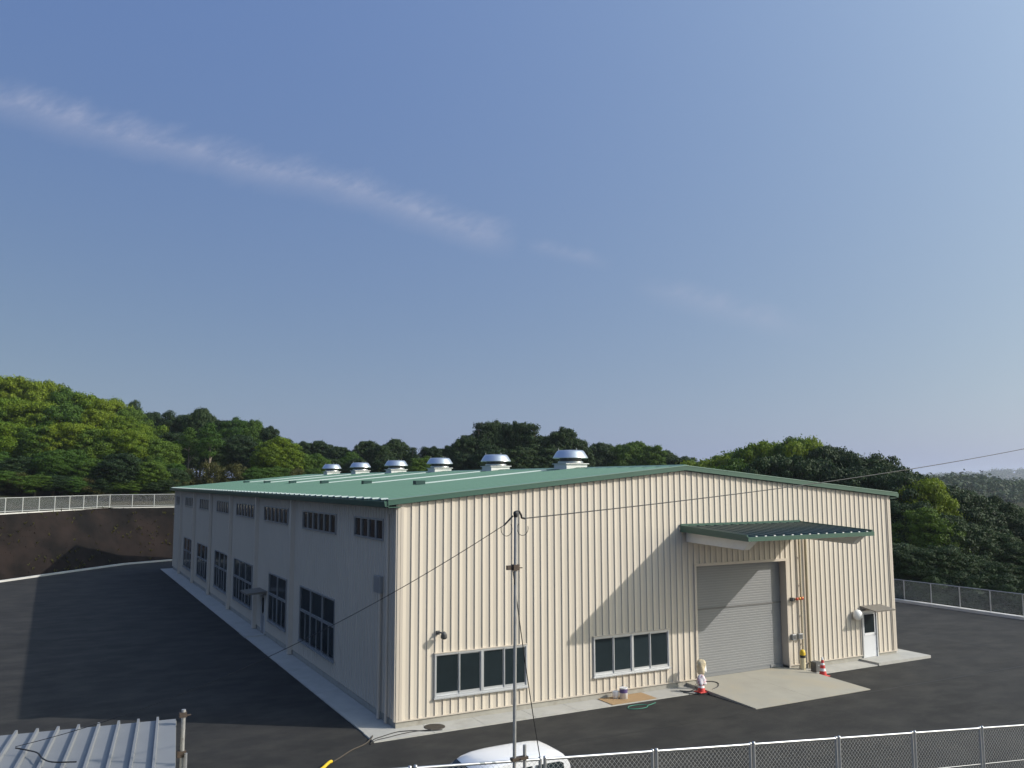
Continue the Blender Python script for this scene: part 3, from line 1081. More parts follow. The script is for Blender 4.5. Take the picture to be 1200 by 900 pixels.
# ---- personnel door on the right with lamp and awning
x0, x1, z0, z1 = FRONT_OPEN[3]
dr = MB().box((x0+0.06, -0.02, 0.115), (x1-0.06, 0.03, z1-0.06)).build('personnel_door', M['door_grey'], bld)
dr['label'] = 'pale grey half-glazed door under a small awning'
MB().box((x0, -0.06, 0.11), (x0+0.058, 0.06, z1)).box((x1-0.058, -0.06, 0.11), (x1, 0.06, z1)).box((x0+.059, -0.06, z1-0.058), (x1-.059, 0.06, z1)).build('door_frame', M['alu'], dr)
MB().box((x0+0.16, -0.03, 1.12), (x1-0.16, -0.021, z1-0.16)).build('pane', M['glass'], dr)
MB().box((x0+0.14, -0.036, 1.02), (x1-0.14, -0.0215, 1.10)).build('mid_rail', M['white_pl'], dr)
MB().tube([(x1-0.13, -0.07, 1.0), (x1-0.13, -0.07, 1.16)], 0.014, 6).box((x1-0.15, -0.06, 1.02), (x1-0.11, -0.021, 1.05)).build('handle', M['alu_dark'], dr)
for z in (0.35, 1.75):
    MB().box((x1-0.065, -0.035, z), (x1-0.045, -0.018, z+0.12)).build('hinge', M['black'], dr)
aw = MB().hexa([(x0-0.06, -0.80, 2.10), (x1+0.24, -0.80, 2.10), (x1+0.24, -0.03, 2.20), (x0-0.06, -0.03, 2.20),
                (x0-0.06, -0.80, 2.13), (x1+0.24, -0.80, 2.13), (x1+0.24, -0.03, 2.25), (x0-0.06, -0.03, 2.25)]).build('door_awning', M['awning'], bld)
MB().box((x0-0.07, -0.82, 2.085), (x1+0.25, -0.801, 2.14)).build('edge_trim', M['awning'], aw)
lp = MB().lathe([(0.0, 0.0), (0.12, 0.0), (0.12, 0.05)], seg=24).build('wall_lamp', M['alu'], bld, (20.30, -0.03, 1.93), (math.pi/2, 0, 0))
lp['label'] = 'round white wall lamp beside the half-glazed door'
MB().lathe([(0.125, 0.02), (0.19, 0.06), (0.215, 0.13), (0.20, 0.21), (0.15, 0.28), (0.08, 0.315), (0.0, 0.325)], seg=28).build('globe', M['lamp_white'], lp)

# ---- flood lamp left of the first window
fl = MB().box((1.33, -0.10, 2.72), (1.43, -0.034, 2.84)).build('flood_lamp', M['grey_box'], bld)
fl['label'] = 'small dark flood lamp above the left window'
MB().tube([(1.38, -0.10, 2.79), (1.42, -0.22, 2.80), (1.47, -0.28, 2.74)], 0.028, 8).build('arm', M['grey_box'], fl)
MB().lathe([(0.0, 0.13), (0.05, 0.125), (0.075, 0.08), (0.10, 0.0), (0.105, -0.07), (0.09, -0.075), (0.0, -0.06)], seg=20).build('head', M['grey_box'], fl, (1.48, -0.30, 2.72), (0.55, -0.25, 0))

# ---- pipes and hydrant fittings right of the shutter
MB().tube([(17.53, -0.10, 0.03), (17.53, -0.10, 5.66)], 0.055, 10).build('downpipe', M['pipe'], bld)
g = MB().tube([(17.18, -0.09, 0.02), (17.18, -0.09, 5.62)], 0.04, 10).build('riser_pipe', M['pipe'], bld)
for z in (1.0, 2.1, 3.3, 4.4):
    MB().box((17.125, -0.10, z), (17.235, -0.034, z+0.03)).build('bracket', M['trim'], g)
hv = MB().tube([(16.72, -0.16, 2.80), (17.22, -0.16, 2.84)], 0.035, 10).tube([(17.18, -0.16, 2.83), (17.18, -0.05, 2.83)], 0.03, 8).build('valve_manifold', M['brass'], bld)
for xx in (16.80, 16.95, 17.08):
    MB().lathe([(0.0, 0.03), (0.055, 0.03), (0.06, 0.0), (0.055, -0.02), (0.0, -0.02)], seg=14).build('valve_wheel', M['redvalve'] if xx != 16.95 else M['brass'], hv, (xx, -0.24, 2.82), (math.pi/2, 0, 0))
    MB().tube([(xx, -0.16, 2.82), (xx, -0.23, 2.82)], 0.015, 6).build('valve_stem', M['brass'], hv)
MB().box((16.62, -0.20, 2.72), (16.72, -0.034, 2.86)).build('valve_box', M['grey_box'], hv)
for xx, w_ in ((16.68, 0.20), (17.04, 0.20)):
    b_ = bevel(MB().box((xx-w_/2, -0.16, 1.22), (xx+w_/2, -0.034, 1.44)).build('switch_box', M['alu_dark'], bld), 0.01)
    MB().box((xx-w_/2+.03, -0.166, 1.26), (xx+w_/2-.03, -0.161, 1.40)).build('cover_plate', M['grey_box'], b_)

# ------------------------------------------------------------------ things in the yard
def cone(loc, label, h=0.70):
    r = empty('traffic_cone', loc)
    tag(r, label, 'traffic cone', 'traffic cones by the roller shutter')
    bevel(MB().box((-0.19, -0.19, 0.0), (0.19, 0.19, 0.035)).build('base', M['red'], r), 0.012)
    s_ = h/0.70

    def R(z):
        return 0.145-(0.145-0.03)*(z-0.035)/(0.665)
    zz = [0.035, 0.20, 0.30, 0.42, 0.50, 0.61, 0.70]
    for k in range(6):
        a, b = zz[k], zz[k+1]
        prof = [(R(a), a*s_), (R(b), b*s_)]
        if k == 5:
            prof += [(0.02, b*s_+0.01), (0.0, b*s_+0.012)]
        MB().lathe(prof, seg=20).build('body' if k % 2 == 0 else 'reflective_band', M['red'] if k % 2 == 0 else M['white_pl'], r)
    return r


cone((17.02, -1.2, 0.004), 'red and white traffic cone right of the yellow-topped post')
cone((11.17, -0.99, 0.036), 'red traffic cone draped with a plastic bag left of the shutter', 0.55)

# bag draped over the left cone
mb = MB()
rng = random.Random(8)
prof = [(0.12, 0.27), (0.165, 0.29), (0.15, 0.36), (0.16, 0.44), (0.115, 0.50), (0.10, 0.56), (0.06, 0.60), (0.0, 0.61)]
seg = 22
v = []
for r_, z in prof:
    for k in range(seg):
        t = 2*math.pi*k/seg
        rr = r_*(1+0.22*math.sin(3*t+z*9)+0.12*rng.uniform(-1, 1))
        v.append((rr*math.cos(t), rr*math.sin(t), z-0.03*math.sin(5*t)*(z < 0.4)))
mb.add(v, [(i*seg+k, i*seg+(k+1) % seg, (i+1)*seg+(k+1) % seg, (i+1)*seg+k) for i in range(len(prof)-1) for k in range(seg)], True)
tag(mb.build('plastic_bag', M['bag'], None, (11.17, -0.99, 0.036)), 'crumpled white plastic bag with pink print over the left traffic cone', 'bag')

# bollard wrapped in beige cloth, and the bare one at the right jamb
r = empty('guard_post', (11.50, -0.62, 0.03))
tag(r, 'guard post with its top wrapped in beige cloth left of the shutter', 'bollard')
MB().lathe([(0.09, 0.0), (0.09, 0.62)], seg=24).build('post', M['cream_post'], r)
mb = MB()
prof = [(0.10, 0.52), (0.12, 0.58), (0.115, 0.70), (0.14, 0.76), (0.15, 0.84), (0.16, 0.92), (0.12, 1.0), (0.07, 1.03), (0.0, 1.035)]
v = []
for r_, z in prof:
    for k in range(seg):
        t = 2*math.pi*k/seg
        rr = r_*(1+0.16*math.sin(3*t+z*11)+0.14*rng.uniform(-1, 1))
        v.append((rr*math.cos(t), rr*math.sin(t), z))
mb.add(v, [(i*seg+k, i*seg+(k+1) % seg, (i+1)*seg+(k+1) % seg, (i+1)*seg+k) for i in range(len(prof)-1) for k in range(seg)], True)
mb.build('cloth_wrap', M['wrap'], r)
mb = MB()
mb.hexa([(0.10, -0.05, 0.62), (0.24, -0.04, 0.56), (0.25, 0.04, 0.56), (0.10, 0.06, 0.62), (0.12, -0.05, 0.98), (0.20, -0.04, 0.94), (0.20, 0.04, 0.93), (0.12, 0.06, 0.98)])
bevel(mb.build('loose_cloth_end', M['white_pl'], r), 0.03)
r = empty('guard_post', (16.80, -0.42, 0.02))
tag(r, 'cream guard post with yellow and black top right of the shutter', 'bollard')
MB().lathe([(0.105, 0.0), (0.105, 0.56)], seg=24).build('post', M['cream_post'], r)
MB().lathe([(0.108, 0.56), (0.108, 0.66)], seg=24).build('black_band', M['black'], r)
MB().lathe([(0.108, 0.66), (0.108, 0.76), (0.095, 0.82), (0.06, 0.86), (0.0, 0.875)], seg=24).build('cap', M['yellow'], r)
MB().lathe([(0.17, 0.0), (0.17, 0.025), (0.106, 0.03)], seg=24).build('base_flange', M['plinth'], r)
# grey box beside the cone
r = tag(bevel(MB().box((-0.15, -0.13, 0.0), (0.15, 0.13, 0.36)).build('equipment_box', M['grey_box'], None, (17.28, -0.62, 0.036), (0, 0, 0.1)), 0.012),
        'small dark grey box standing behind the red and white cone', 'box')
MB().box((-0.16, -0.14, 0.36), (0.16, 0.14, 0.385)).build('lid', M['grey_box'], r)
MB().box((-0.05, -0.137, 0.24), (0.05, -0.131, 0.28)).build('latch', M['alu_dark'], r)


def rope(name, pts, r_, m_, label, cat, group=None, n=8):
    """smooth tube through points"""
    P = [np.array(q, float) for q in pts]
    out = []
    for i in range(len(P)-1):
        p0, p1, p2, p3 = P[max(i-1, 0)], P[i], P[i+1], P[min(i+2, len(P)-1)]
        for k in range(n):
            t = k/n
            out.append(0.5*((2*p1)+(-p0+p2)*t+(2*p0-5*p1+4*p2-p3)*t*t+(-p0+3*p1-3*p2+p3)*t**3))
    out.append(P[-1])
    return tag(MB().tube(out, r_, 6).build(name, m_), label, cat, group)


rope('hose', [(10.55, -0.55, .06), (10.8, -0.75, .05), (11.2, -0.62, .07), (11.45, -0.35, .13), (11.9, -0.25, .16), (12.25, -0.35, .15), (12.28, -0.62, .14),
              (11.95, -0.95, .12), (11.55, -1.12, .10), (11.3, -1.25, .025), (10.9, -1.15, .025), (10.5, -0.8, .06)], 0.018, M['black'],
     'black hose looped around the wrapped guard post', 'hose')
ring = [(8.05+0.40*math.cos(t)+0.03*math.sin(3*t), -1.45+0.22*math.sin(t), 0.014) for t in np.linspace(0.2, 6.2, 16)]
rope('hose', ring+[(8.62, -1.42, .014), (8.9, -1.30, .014)], 0.012, M['greenhose'], 'green hose ring lying on the asphalt near the paint can', 'hose')
# black cables on the apron at the corner
rope('cable', [(-1.15, -1.08, .01), (-0.95, -0.80, .05), (-0.6, -0.62, .05), (-0.1, -0.42, .05), (0.35, -0.50, .05), (0.75, -0.75, .05), (1.2, -0.86, .05)], 0.013, M['black'],
     'black cable curving across the apron at the building corner', 'cable', 'cables at the building corner')
rope('cable', [(-1.1, -1.0, .01), (-0.9, -0.9, .05), (-0.5, -0.80, .05), (0.0, -0.66, .05), (0.5, -0.62, .05), (0.9, -0.70, .05)], 0.011, M['black'],
     'second black cable along the apron edge at the building corner', 'cable', 'cables at the building corner')
# dark hose with a yellow end across the asphalt to the corner of the apron
rope('hose', [(-0.87, -0.45, .05), (-1.05, -0.75, .045), (-1.3, -1.0, .016), (-1.8, -1.35, .016), (-2.2, -1.75, .016), (-2.55, -2.1, .02)], 0.022, M['iron'],
     'dark hose lying on the asphalt towards the apron corner', 'hose')
o = rope('yellow_hose', [(-2.60, -2.14, .05), (-2.68, -2.25, .08), (-2.80, -2.40, .08), (-2.95, -2.55, .05), (-3.1, -2.7, .05)], 0.045, M['yellow'],
         'short thick yellow hose lying on the asphalt at the bottom of the picture', 'hose')

# manhole cover
r = tag(MB().lathe([(0.33, 0.0), (0.33, 0.006), (0.30, 0.010), (0.0, 0.010)], seg=32).build('manhole_cover', M['iron'], None, (1.13, -0.42, 0.036)),
        'round dark iron manhole cover in the apron near the left corner', 'manhole cover')
for k in range(5):
    MB().box((-0.22, -0.20+k*0.10-0.012, 0.0105), (0.22, -0.20+k*0.10+0.012, 0.016)).build('tread_bar', M['iron'], r)

# plywood board and paint can
tag(MB().box((7.38, -0.95, 0.037), (9.22, -0.05, 0.052)).build('plywood_board', M['brown'], None), 'brown plywood board lying on the apron left of the shutter', 'board')
r = empty('paint_can', (8.18, -0.45, 0.0525))
tag(r, 'white paint can with purple lid band on the plywood board', 'paint can')
MB().lathe([(0.0, 0.0), (0.14, 0.0), (0.14, 0.35), (0.146, 0.36), (0.14, 0.37), (0.12, 0.36), (0.0, 0.36)], seg=24).build('can', M['white_pl'], r)
MB().lathe([(0.1415, 0.20), (0.1415, 0.33)], seg=24).build('label_band', M['purple'], r)
MB().tube([(-0.14, 0, 0.33), (-0.12, -0.06, 0.44), (0, -0.08, 0.48), (0.12, -0.06, 0.44), (0.14, 0, 0.33)], 0.006, 6).build('handle', M['galv'], r)
r = tag(MB().lathe([(0.0, 0.0), (0.10, 0.0), (0.11, 0.24), (0.10, 0.25), (0.0, 0.25)], seg=20).build('bucket', M['white_pl'], None, (7.95, -0.30, 0.0525)),
        'small white bucket just left of the paint can', 'bucket')
MB().lathe([(0.112, 0.20), (0.116, 0.215), (0.112, 0.23)], seg=20).build('rim', M['white_pl'], r)

# ------------------------------------------------------------------ chain-link fences
def net_mesh(name, L_, H_, pitch, r_, shear=0.0, m_=None, z0=0.0):
    """chain-link netting: crossing wires clipped to an L x H panel, sheared along x"""
    mb_ = MB()

    def seg(a, b, yo):
        a = np.array([a[0], yo, z0+a[1]+shear*a[0]])
        b = np.array([b[0], yo, z0+b[1]+shear*b[0]])
        d = (b-a)/np.linalg.norm(b-a)
        n1 = np.array([0, 1.0, 0])
        n2 = np.cross(d, n1)
        tri = [n1*r_, (-0.5*n1+0.866*n2)*r_, (-0.5*n1-0.866*n2)*r_]
        v = [a+t for t in tri]+[b+t for t in tri]
        mb_.add(v, [(0, 1, 4, 3), (1, 2, 5, 4), (2, 0, 3, 5)])
    n_ = int((L_+H_)/pitch)+1
    for k in range(n_):
        c = k*pitch
        a = (c, 0.0) if c <= L_ else (L_, c-L_)
        b = (0.0, c) if c <= H_ else (c-H_, H_)
        if abs(a[0]-b[0]) > 0.02:
            seg(a, b, 0.003)
        a2 = (L_-a[0], a[1])
        b2 = (L_-b[0], b[1])
        if abs(a[0]-b[0]) > 0.02:
            seg(a2, b2, -0.003)
    return mb_.mesh(name, m_ or M['wire'])


# front fence on the terrace edge, falling to the right
FX, FY, FZ, FS = -3.187, -14.5, 3.60, -0.0905
fence = empty('chain_link_fence', (FX, FY, FZ-1.2))
tag(fence, 'galvanised chain-link fence across the bottom of the picture, in front of the van', 'fence')
SP = 1.998
net = net_mesh('wire_mesh', SP-0.10, 1.10, 0.082, 0.0019, FS)
post_me = MB().tube([(0, 0, -0.15), (0, 0, 1.19)], 0.024, 10).lathe([(0.027, 1.19), (0.024, 1.21), (0.0, 1.216)], seg=10).mesh('post', M['galv'])
rail_me = MB().tube([(0.04, 0, 0.04*FS), (SP-0.04, 0, (SP-0.04)*FS)], 0.021, 10).mesh('top_rail', M['galv'])
mid_me = MB().tube([(0.04, 0, 0.04*FS), (SP-0.04, 0, (SP-0.04)*FS)], 0.006, 6).mesh('tension_wire', M['galv'])
for k in range(-6, 9):
    x_ = k*SP
    z_ = x_*FS
    link_mesh('post', post_me, fence, (x_-0.04, 0, z_))
    link_mesh('post', post_me, fence, (x_+0.04, 0, z_))
    if k < 8:
        link_mesh('top_rail', rail_me, fence, (x_, 0, z_+1.175))
        link_mesh('wire_mesh', net, fence, (x_+0.05, 0, z_+0.05))
        link_mesh('tension_wire', mid_me, fence, (x_, 0, z_+0.50))
        link_mesh('tension_wire', mid_me, fence, (x_, 0, z_+0.06))

# retaining wall below the fence and the upper terrace the photographer's side stands on
xa, xb = -46.0, 14.2
za, zb_ = FZ-1.22+(xa-FX)*FS, FZ-1.22+(xb-FX)*FS
za = min(za, 4.2)
mb = MB()
mid_ = -7.0
zm = FZ-1.22+(mid_-FX)*FS
for (p, zp, q, zq) in ((xa, zm, mid_, zm), (mid_, zm, xb, zb_)):
    mb.hexa([(p, -14.70, -.4), (q, -14.70, -.4), (q, -14.38, -.4), (p, -14.38, -.4), (p, -14.70, zp), (q, -14.70, zq), (q, -14.42, zq), (p, -14.42, zp)])
tag(mb.build('retaining_wall', M['concrete']), 'low concrete retaining wall under the front fence', 'wall')
mb = MB()
for (p, zp, q, zq) in ((xa, zm, mid_, zm), (mid_, zm, xb, zb_), (xb, zb_, 37, 0.1)):
    mb.add([(p, -14.70, zp-.06), (q, -14.70, zq-.06), (q, -70, zq-.06), (p, -70, zp-.06)], [(3, 2, 1, 0)])
tag(mb.build('terrace', M['asphalt']), kind='structure')

# right-hand fence
f2 = empty('chain_link_fence', (37.0, -14, 0.15))
tag(f2, 'grey chain-link fence along the right edge of the yard, before dark trees', 'fence')
SP2 = 1.84
net2 = net_mesh('wire_mesh', SP2-0.06, 1.08, 0.095, 0.003)
p2 = MB().tube([(0, 0, -0.2), (0, 0, 1.20)], 0.034, 8).mesh('post', M['galv'])
r2 = MB().tube([(0, 0, 0), (SP2, 0, 0)], 0.022, 8).mesh('top_rail', M['galv'])
y0 = 10.45-13*SP2+14
for k in range(30):
    y_ = y0+k*SP2
    if y_ < 0.3:
        continue
    link_mesh('post', p2, f2, (0, y_, 0))
    link_mesh('top_rail', r2, f2, (0, y_, 1.19), (0, 0, math.pi/2))
    link_mesh('wire_mesh', net2, f2, (0, y_+0.03, 0.08), (0, 0, math.pi/2))

# fence on top of the earth bank, bending at the corner
f3 = empty('bank_fence', (-12.95, 58.94, ZTOP))
tag(f3, 'pale chain-link fence along the top of the brown earth bank', 'fence')
SP3 = 2.1
net3 = net_mesh('wire_mesh', SP3-0.06, 1.10, 0.10, 0.0036, m_=M['wire'])
p3 = MB().tube([(0, 0, -0.3), (0, 0, 1.31)], 0.045, 8).mesh('post', M['fence_white'])
r3 = MB().tube([(0, 0, 0), (SP3, 0, 0)], 0.030, 8).mesh('top_rail', M['fence_white'])
kb = MB().box((0, -0.07, -0.25), (SP3, 0.07, 0.035)).mesh('kerb_stone', M['kerb'])
corner = np.array([-4.30, 70.81])
d1 = np.array([8.65, 11.87])
d1 /= np.linalg.norm(d1)
d2 = np.array([1.0, 0.055])
d2 /= np.linalg.norm(d2)
base = np.array([-12.95, 58.94])
for (d_, rng_) in ((-d1, range(0, 20)), (d2, range(0, 16))):
    for k in rng_:
        a = corner+d_*SP3*k
        ang = math.atan2(d_[1], d_[0])
        loc = (a[0]-base[0], a[1]-base[1], 0)
        if not (k == 0 and d_[0] > 0):
            link_mesh('post', p3, f3, loc)
        link_mesh('top_rail', r3, f3, (loc[0], loc[1], 1.30), (0, 0, ang))
        link_mesh('bottom_rail', r3, f3, (loc[0], loc[1], 0.15), (0, 0, ang))
        link_mesh('wire_mesh', net3, f3, (loc[0]+d_[0]*.03, loc[1]+d_[1]*.03, 0.17), (0, 0, ang))
        link_mesh('kerb_stone', kb, f3, loc, (0, 0, ang))

# ------------------------------------------------------------------ scaffold pole and overhead cables
PX, PY = -3.81, -14.78
pole = empty('scaffold_pole', (PX, PY, 2.36))
tag(pole, 'tall thin steel pole standing at the front fence carrying the cables', 'pole')
MB().tube([(0, 0, -0.05), (0.045, 0, 4.72)], 0.0243, 14).build('tube', M['galv_pipe'], pole)
MB().tube([(0.17, 0.0, -0.05), (0.175, 0, 1.55)], 0.0243, 14).build('short_tube', M['galv_pipe'], pole)
MB().box((-0.035, -0.04, 1.36), (0.215, 0.04, 1.40)).tube([(0.09, -0.06, 1.38), (0.09, 0.06, 1.38)], 0.012, 6).build('clamp', M['rust'], pole)
MB().box((-0.01, -0.045, 3.94), (0.085, 0.045, 4.02)).box((-0.10, -0.02, 3.95), (-0.011, 0.02, 4.01)).tube([(0.086, 0, 3.97), (0.15, 0, 3.97)], 0.008, 6).build('clamp', M['rust'], pole)
MB().lathe([(0.0, 0.03), (0.026, 0.025), (0.034, 0.0), (0.032, -0.04), (0.026, -0.06)], seg=14).build('cap', M['black'], pole, (0.045, 0, 4.74))
MB().tube([(0.05, 0, 4.76), (0.11, 0.02, 4.77), (0.15, 0.03, 4.71), (0.17, 0.05, 4.67), (0.24, 0.08, 4.655)], 0.014, 8).build('insulator', M['black'], pole)
MB().tube([(0.0, 0, 4.70), (-0.06, 0.01, 4.64), (-0.13, 0.02, 4.57)], 0.013, 8).build('insulator', M['black'], pole)
for s_, x_ in ((1, 0.17), (-1, -0.09)):
    pts = [(x_+0.09*math.cos(t)*s_, 0.02, 4.52+0.10*math.sin(t)) for t in np.linspace(2.4, 6.6, 12)]
    MB().tube(pts, 0.005, 5).build('cable_loop', M['black'], pole)


def wire(A, B, sag, r_, label):
    A, B = np.array(A, float), np.array(B, float)
    pts = []
    for t in np.linspace(0, 1, 41):
        q = A+(B-A)*t
        q[2] -= 4*sag*t*(1-t)
        pts.append(q)
    return tag(MB().tube(pts, r_, 6).build('overhead_cable', M['black']), label, 'cable', 'cables strung from the steel pole')


TOPP = (PX+0.06, PY, 7.06)
wire((PX+0.27, PY+0.08, 7.02), (17.089, -12.034, 8.937), 0.19, 0.008, 'black overhead cable running from the pole up to the right')
wire((PX-0.12, PY+0.02, 6.94), (-9.896, -10.266, 3.60), 0.36, 0.005, 'black cable running from the pole top down to the shed roof')
wire((PX-0.02, PY-0.03, 6.32), (FX-0.06, FY-0.03, 3.62), 0.10, 0.0075, 'black cable dropping from the pole clamp to the fence post')
rope('cable', [(-9.896, -10.266, 3.58), (-9.72, -10.42, 3.56), (-9.60, -10.62, 3.56), (-9.53, -10.95, 3.56), (-9.40, -11.2, 3.56), (-9.1, -11.35, 3.56)], 0.011, M['black'],
     'black cable lying loose on the pale shed roof', 'cable')

# ------------------------------------------------------------------ shed in the lower left corner
SR = math.radians(-7.0)
shed = empty('shed', (-7.50, -9.30, 0.0), SR)
tag(shed, 'shed with a pale ribbed steel roof in the lower left corner', 'shed')
bays = 18
PW = 0.305
pan = MB().box((-PW+.012, -4.6, 3.44), (-.012, 0.0, 3.47)).mesh('roof_panel', M['shed_roof'])
rib = MB().prism([(-0.028, 3.44), (0.028, 3.44), (0.018, 3.53), (-0.018, 3.53)], 1, -4.6, 0.01).mesh('seam', M['shed_roof'])
for k in range(bays):
    link_mesh('roof_panel', pan, shed, (-k*PW, 0, 0))
    if k:
        link_mesh('seam', rib, shed, (-k*PW, 0, 0))
MB().box((-bays*PW, -4.6, 3.36), (-0.005, -0.02, 3.435)).build('roof_deck', M['shed_wall'], shed)
MB().box((-bays*PW+.15, -4.45, 0.0), (-0.15, -0.15, 3.355)).build('wall', M['shed_wall'], shed)
MB().box((-bays*PW, -0.018, 3.36), (0.0, 0.0, 3.44)).build('fascia', M['shed_wall'], shed)

# scaffold standard at its corner
r = empty('scaffold_pipe', (-7.45, -9.75, 0.0))
tag(r, 'upright galvanised scaffold pipe at the corner of the shed roof', 'pipe')
MB().tube([(0, 0, 0), (0, 0, 3.72)], 0.036, 12).build('tube', M['galv_pipe'], r)
MB().box((-0.07, -0.05, 3.60), (0.05, 0.05, 3.68)).tube([(0.05, 0, 3.62), (0.12, 0, 3.62)], 0.012, 6).build('clamp', M['rust'], r)
MB().box((-0.08, -0.05, 2.95), (0.06, 0.05, 3.05)).build('clamp', M['rust'], r)
MB().tube([(0.05, -0.07, 0), (0.05, -0.07, 3.02)], 0.026, 10).build('second_tube', M['galv'], r)

# ------------------------------------------------------------------ white van behind the fence
van = empty('parked_van', (-2.95, -9.02, 0.0))
tag(van, 'small white van parked behind the front fence, only its top showing', 'van')
side = [(0.05, 0.30), (0.0, 0.50), (0.02, 0.78), (0.10, 0.92), (0.28, 1.02), (0.42, 1.06), (0.78, 1.42), (1.10, 1.69), (1.27, 1.80), (1.48, 1.86), (1.80, 1.888), (2.3, 1.895),
        (2.85, 1.885), (3.08, 1.86), (3.20, 1.80), (3.27, 1.70), (3.33, 1.30), (3.38, 0.95), (3.40, 0.55), (3.36, 0.30)]


def hw(z):
    return float(np.interp(z, [0.25, 0.5, 1.0, 1.55, 1.78, 1.9], [0.70, 0.737, 0.737, 0.67, 0.63, 0.585]))


tsts = [-1, -0.97, -0.90, -0.72, -0.36, 0, 0.36, 0.72, 0.90, 0.97, 1]
mb = MB()
v = []
for (x_, z_) in side:
    for t in tsts:
        drop = 0.055*abs(t)**6*(1 if z_ > 1.75 else (z_-1.0)/0.75 if z_ > 1.0 else 0)
        v.append((x_+0.06*abs(t)**4*(1 if x_ < 0.5 else 0)-0.05*abs(t)**4*(1 if x_ > 3.15 else 0), t*hw(z_), z_-drop))
nt_ = len(tsts)
fs = []
for i in range(len(side)):
    j = (i+1) % len(side)
    for k in range(nt_-1):
        fs.append((i*nt_+k, i*nt_+k+1, j*nt_+k+1, j*nt_+k))
fs.append(tuple(i*nt_ for i in range(len(side))))
fs.append(tuple((len(side)-1-i)*nt_+nt_-1 for i in range(len(side))))
mb.add(v, fs, True)
bo = mb.build('body', M['van'], van)
sd = bo.modifiers.new('edge', 'EDGE_SPLIT')
sd.split_angle = math.radians(50)


def side_glass(pts):
    for sg in (-1, 1):
        a = [(x_, sg*(hw(z_)+0.006), z_) for x_, z_ in pts]
        b = [(x_, sg*(hw(z_)-0.02), z_) for x_, z_ in pts]
        n_ = len(pts)
        mb_ = MB().add(a+b, [tuple(range(n_)), tuple(range(2*n_-1, n_-1, -1))]+[(i, i+n_, (i+1) % n_+n_, (i+1) % n_) for i in range(n_)])
        mb_.build('side_window', M['glass'], van)


side_glass([(0.72, 1.08), (1.45, 1.08), (1.45, 1.72), (1.34, 1.72), (1.0, 1.45)])
side_glass([(1.55, 1.08), (2.32, 1.08), (2.32, 1.73), (1.55, 1.73)])
side_glass([(2.42, 1.10), (3.10, 1.10), (3.06, 1.69), (2.98, 1.73), (2.42, 1.73)])
# windscreen and rear window
mb = MB()
ws = [(0.45, 1.085), (0.76, 1.40), (1.03, 1.63), (1.14, 1.715)]
v = []
for x_, z_ in ws:
    for t in (-0.88, -0.4, 0, 0.4, 0.88):
        v.append((x_-0.012+0.05*abs(t)**4, t*hw(z_), z_+0.012))
mb.add(v, [(i*5+k, i*5+k+1, (i+1)*5+k+1, (i+1)*5+k) for i in range(3) for k in range(4)], True)
mb.build('windscreen', M['glass'], van)
MB().hexa([(3.335, -0.56, 1.15), (3.36, -0.56, 1.15), (3.36, 0.56, 1.15), (3.335, 0.56, 1.15), (3.285, -0.50, 1.60), (3.30, -0.50, 1.60), (3.30, 0.50, 1.60), (3.285, 0.50, 1.60)]).build('rear_window', M['glass'], van)
for sg in (-1, 1):
    bevel(MB().box((3.34, sg*0.66-0.05, 0.75), (3.41, sg*0.66+0.05, 1.10)).build('tail_lamp', M['redlens'], van), 0.01)
    bevel(MB().box((-0.02, sg*0.55-0.11, 0.66), (0.06, sg*0.55+0.11, 0.84)).build('headlight', M['alu'], van), 0.02)
    bevel(MB().box((0.78, sg*0.80-0.07, 1.08), (0.88, sg*0.80+0.07, 1.28)).build('door_mirror', M['van'], van), 0.02)
    for x_ in (0.52, 2.80):
        w_ = MB().lathe([(0.0, 0.07), (0.20, 0.07), (0.26, 0.06), (0.275, 0.02), (0.275, -0.05), (0.24, -0.07), (0.0, -0.07)], seg=28).build('wheel', M['tyre'], van, (x_, sg*0.675, 0.275), (-sg*math.pi/2, 0, 0))
        MB().lathe([(0.0, 0.085), (0.08, 0.085), (0.16, 0.075), (0.17, 0.071)], seg=24).build('hub', M['hub'], w_)
    MB().box((1.49, sg*0.744-0.006, 0.45), (1.51, sg*0.744+0.006, 1.02)).build('door_seam', M['black'], van)
MB().box((0.0, -0.70, 0.28), (0.10, 0.70, 0.46)).build('front_bumper', M['van'], van)
MB().box((3.36, -0.70, 0.30), (3.44, 0.70, 0.50)).build('rear_bumper', M['van'], van)
MB().tube([(3.22, -0.50, 1.775), (3.24, 0.0, 1.79), (3.22, 0.50, 1.775)], 0.008, 6).build('tailgate_seam', M['black'], van)

# ------------------------------------------------------------------ trees
NP = np.random.default_rng(11)


def leaf_cloud(centers, radii, counts, size, up_bias, flat=0.75):
    """leaf-sized quads spread over the skins of many clumps; returns verts, faces"""
    V = []
    for c, r_, n_ in zip(centers, radii, counts):
        d = NP.normal(size=(n_, 3))
        d[:, 2] = d[:, 2]*0.9+up_bias
        d /= np.linalg.norm(d, axis=1)[:, None]
        rr = r_*(0.55+0.5*NP.random(n_)+0.5*(NP.random(n_) > 0.88)*NP.random(n_))[:, None]
        p = c+d*rr*np.array([1, 1, flat])
        nrm = d+NP.normal(size=(n_, 3))*0.45
        nrm /= np.linalg.norm(nrm, axis=1)[:, None]
        a = np.cross(nrm, NP.normal(size=(n_, 3)))
        a /= np.linalg.norm(a, axis=1)[:, None]
        b = np.cross(nrm, a)
        s = (size*(0.6+0.8*NP.random(n_)))[:, None]
        q = np.stack([p-a*s*0.62, p-b*s*0.36+nrm*s*0.06, p+a*s*0.62, p+b*s*0.36+nrm*s*0.06], axis=1)
        V.append(q.reshape(-1, 3))
    return np.concatenate(V)


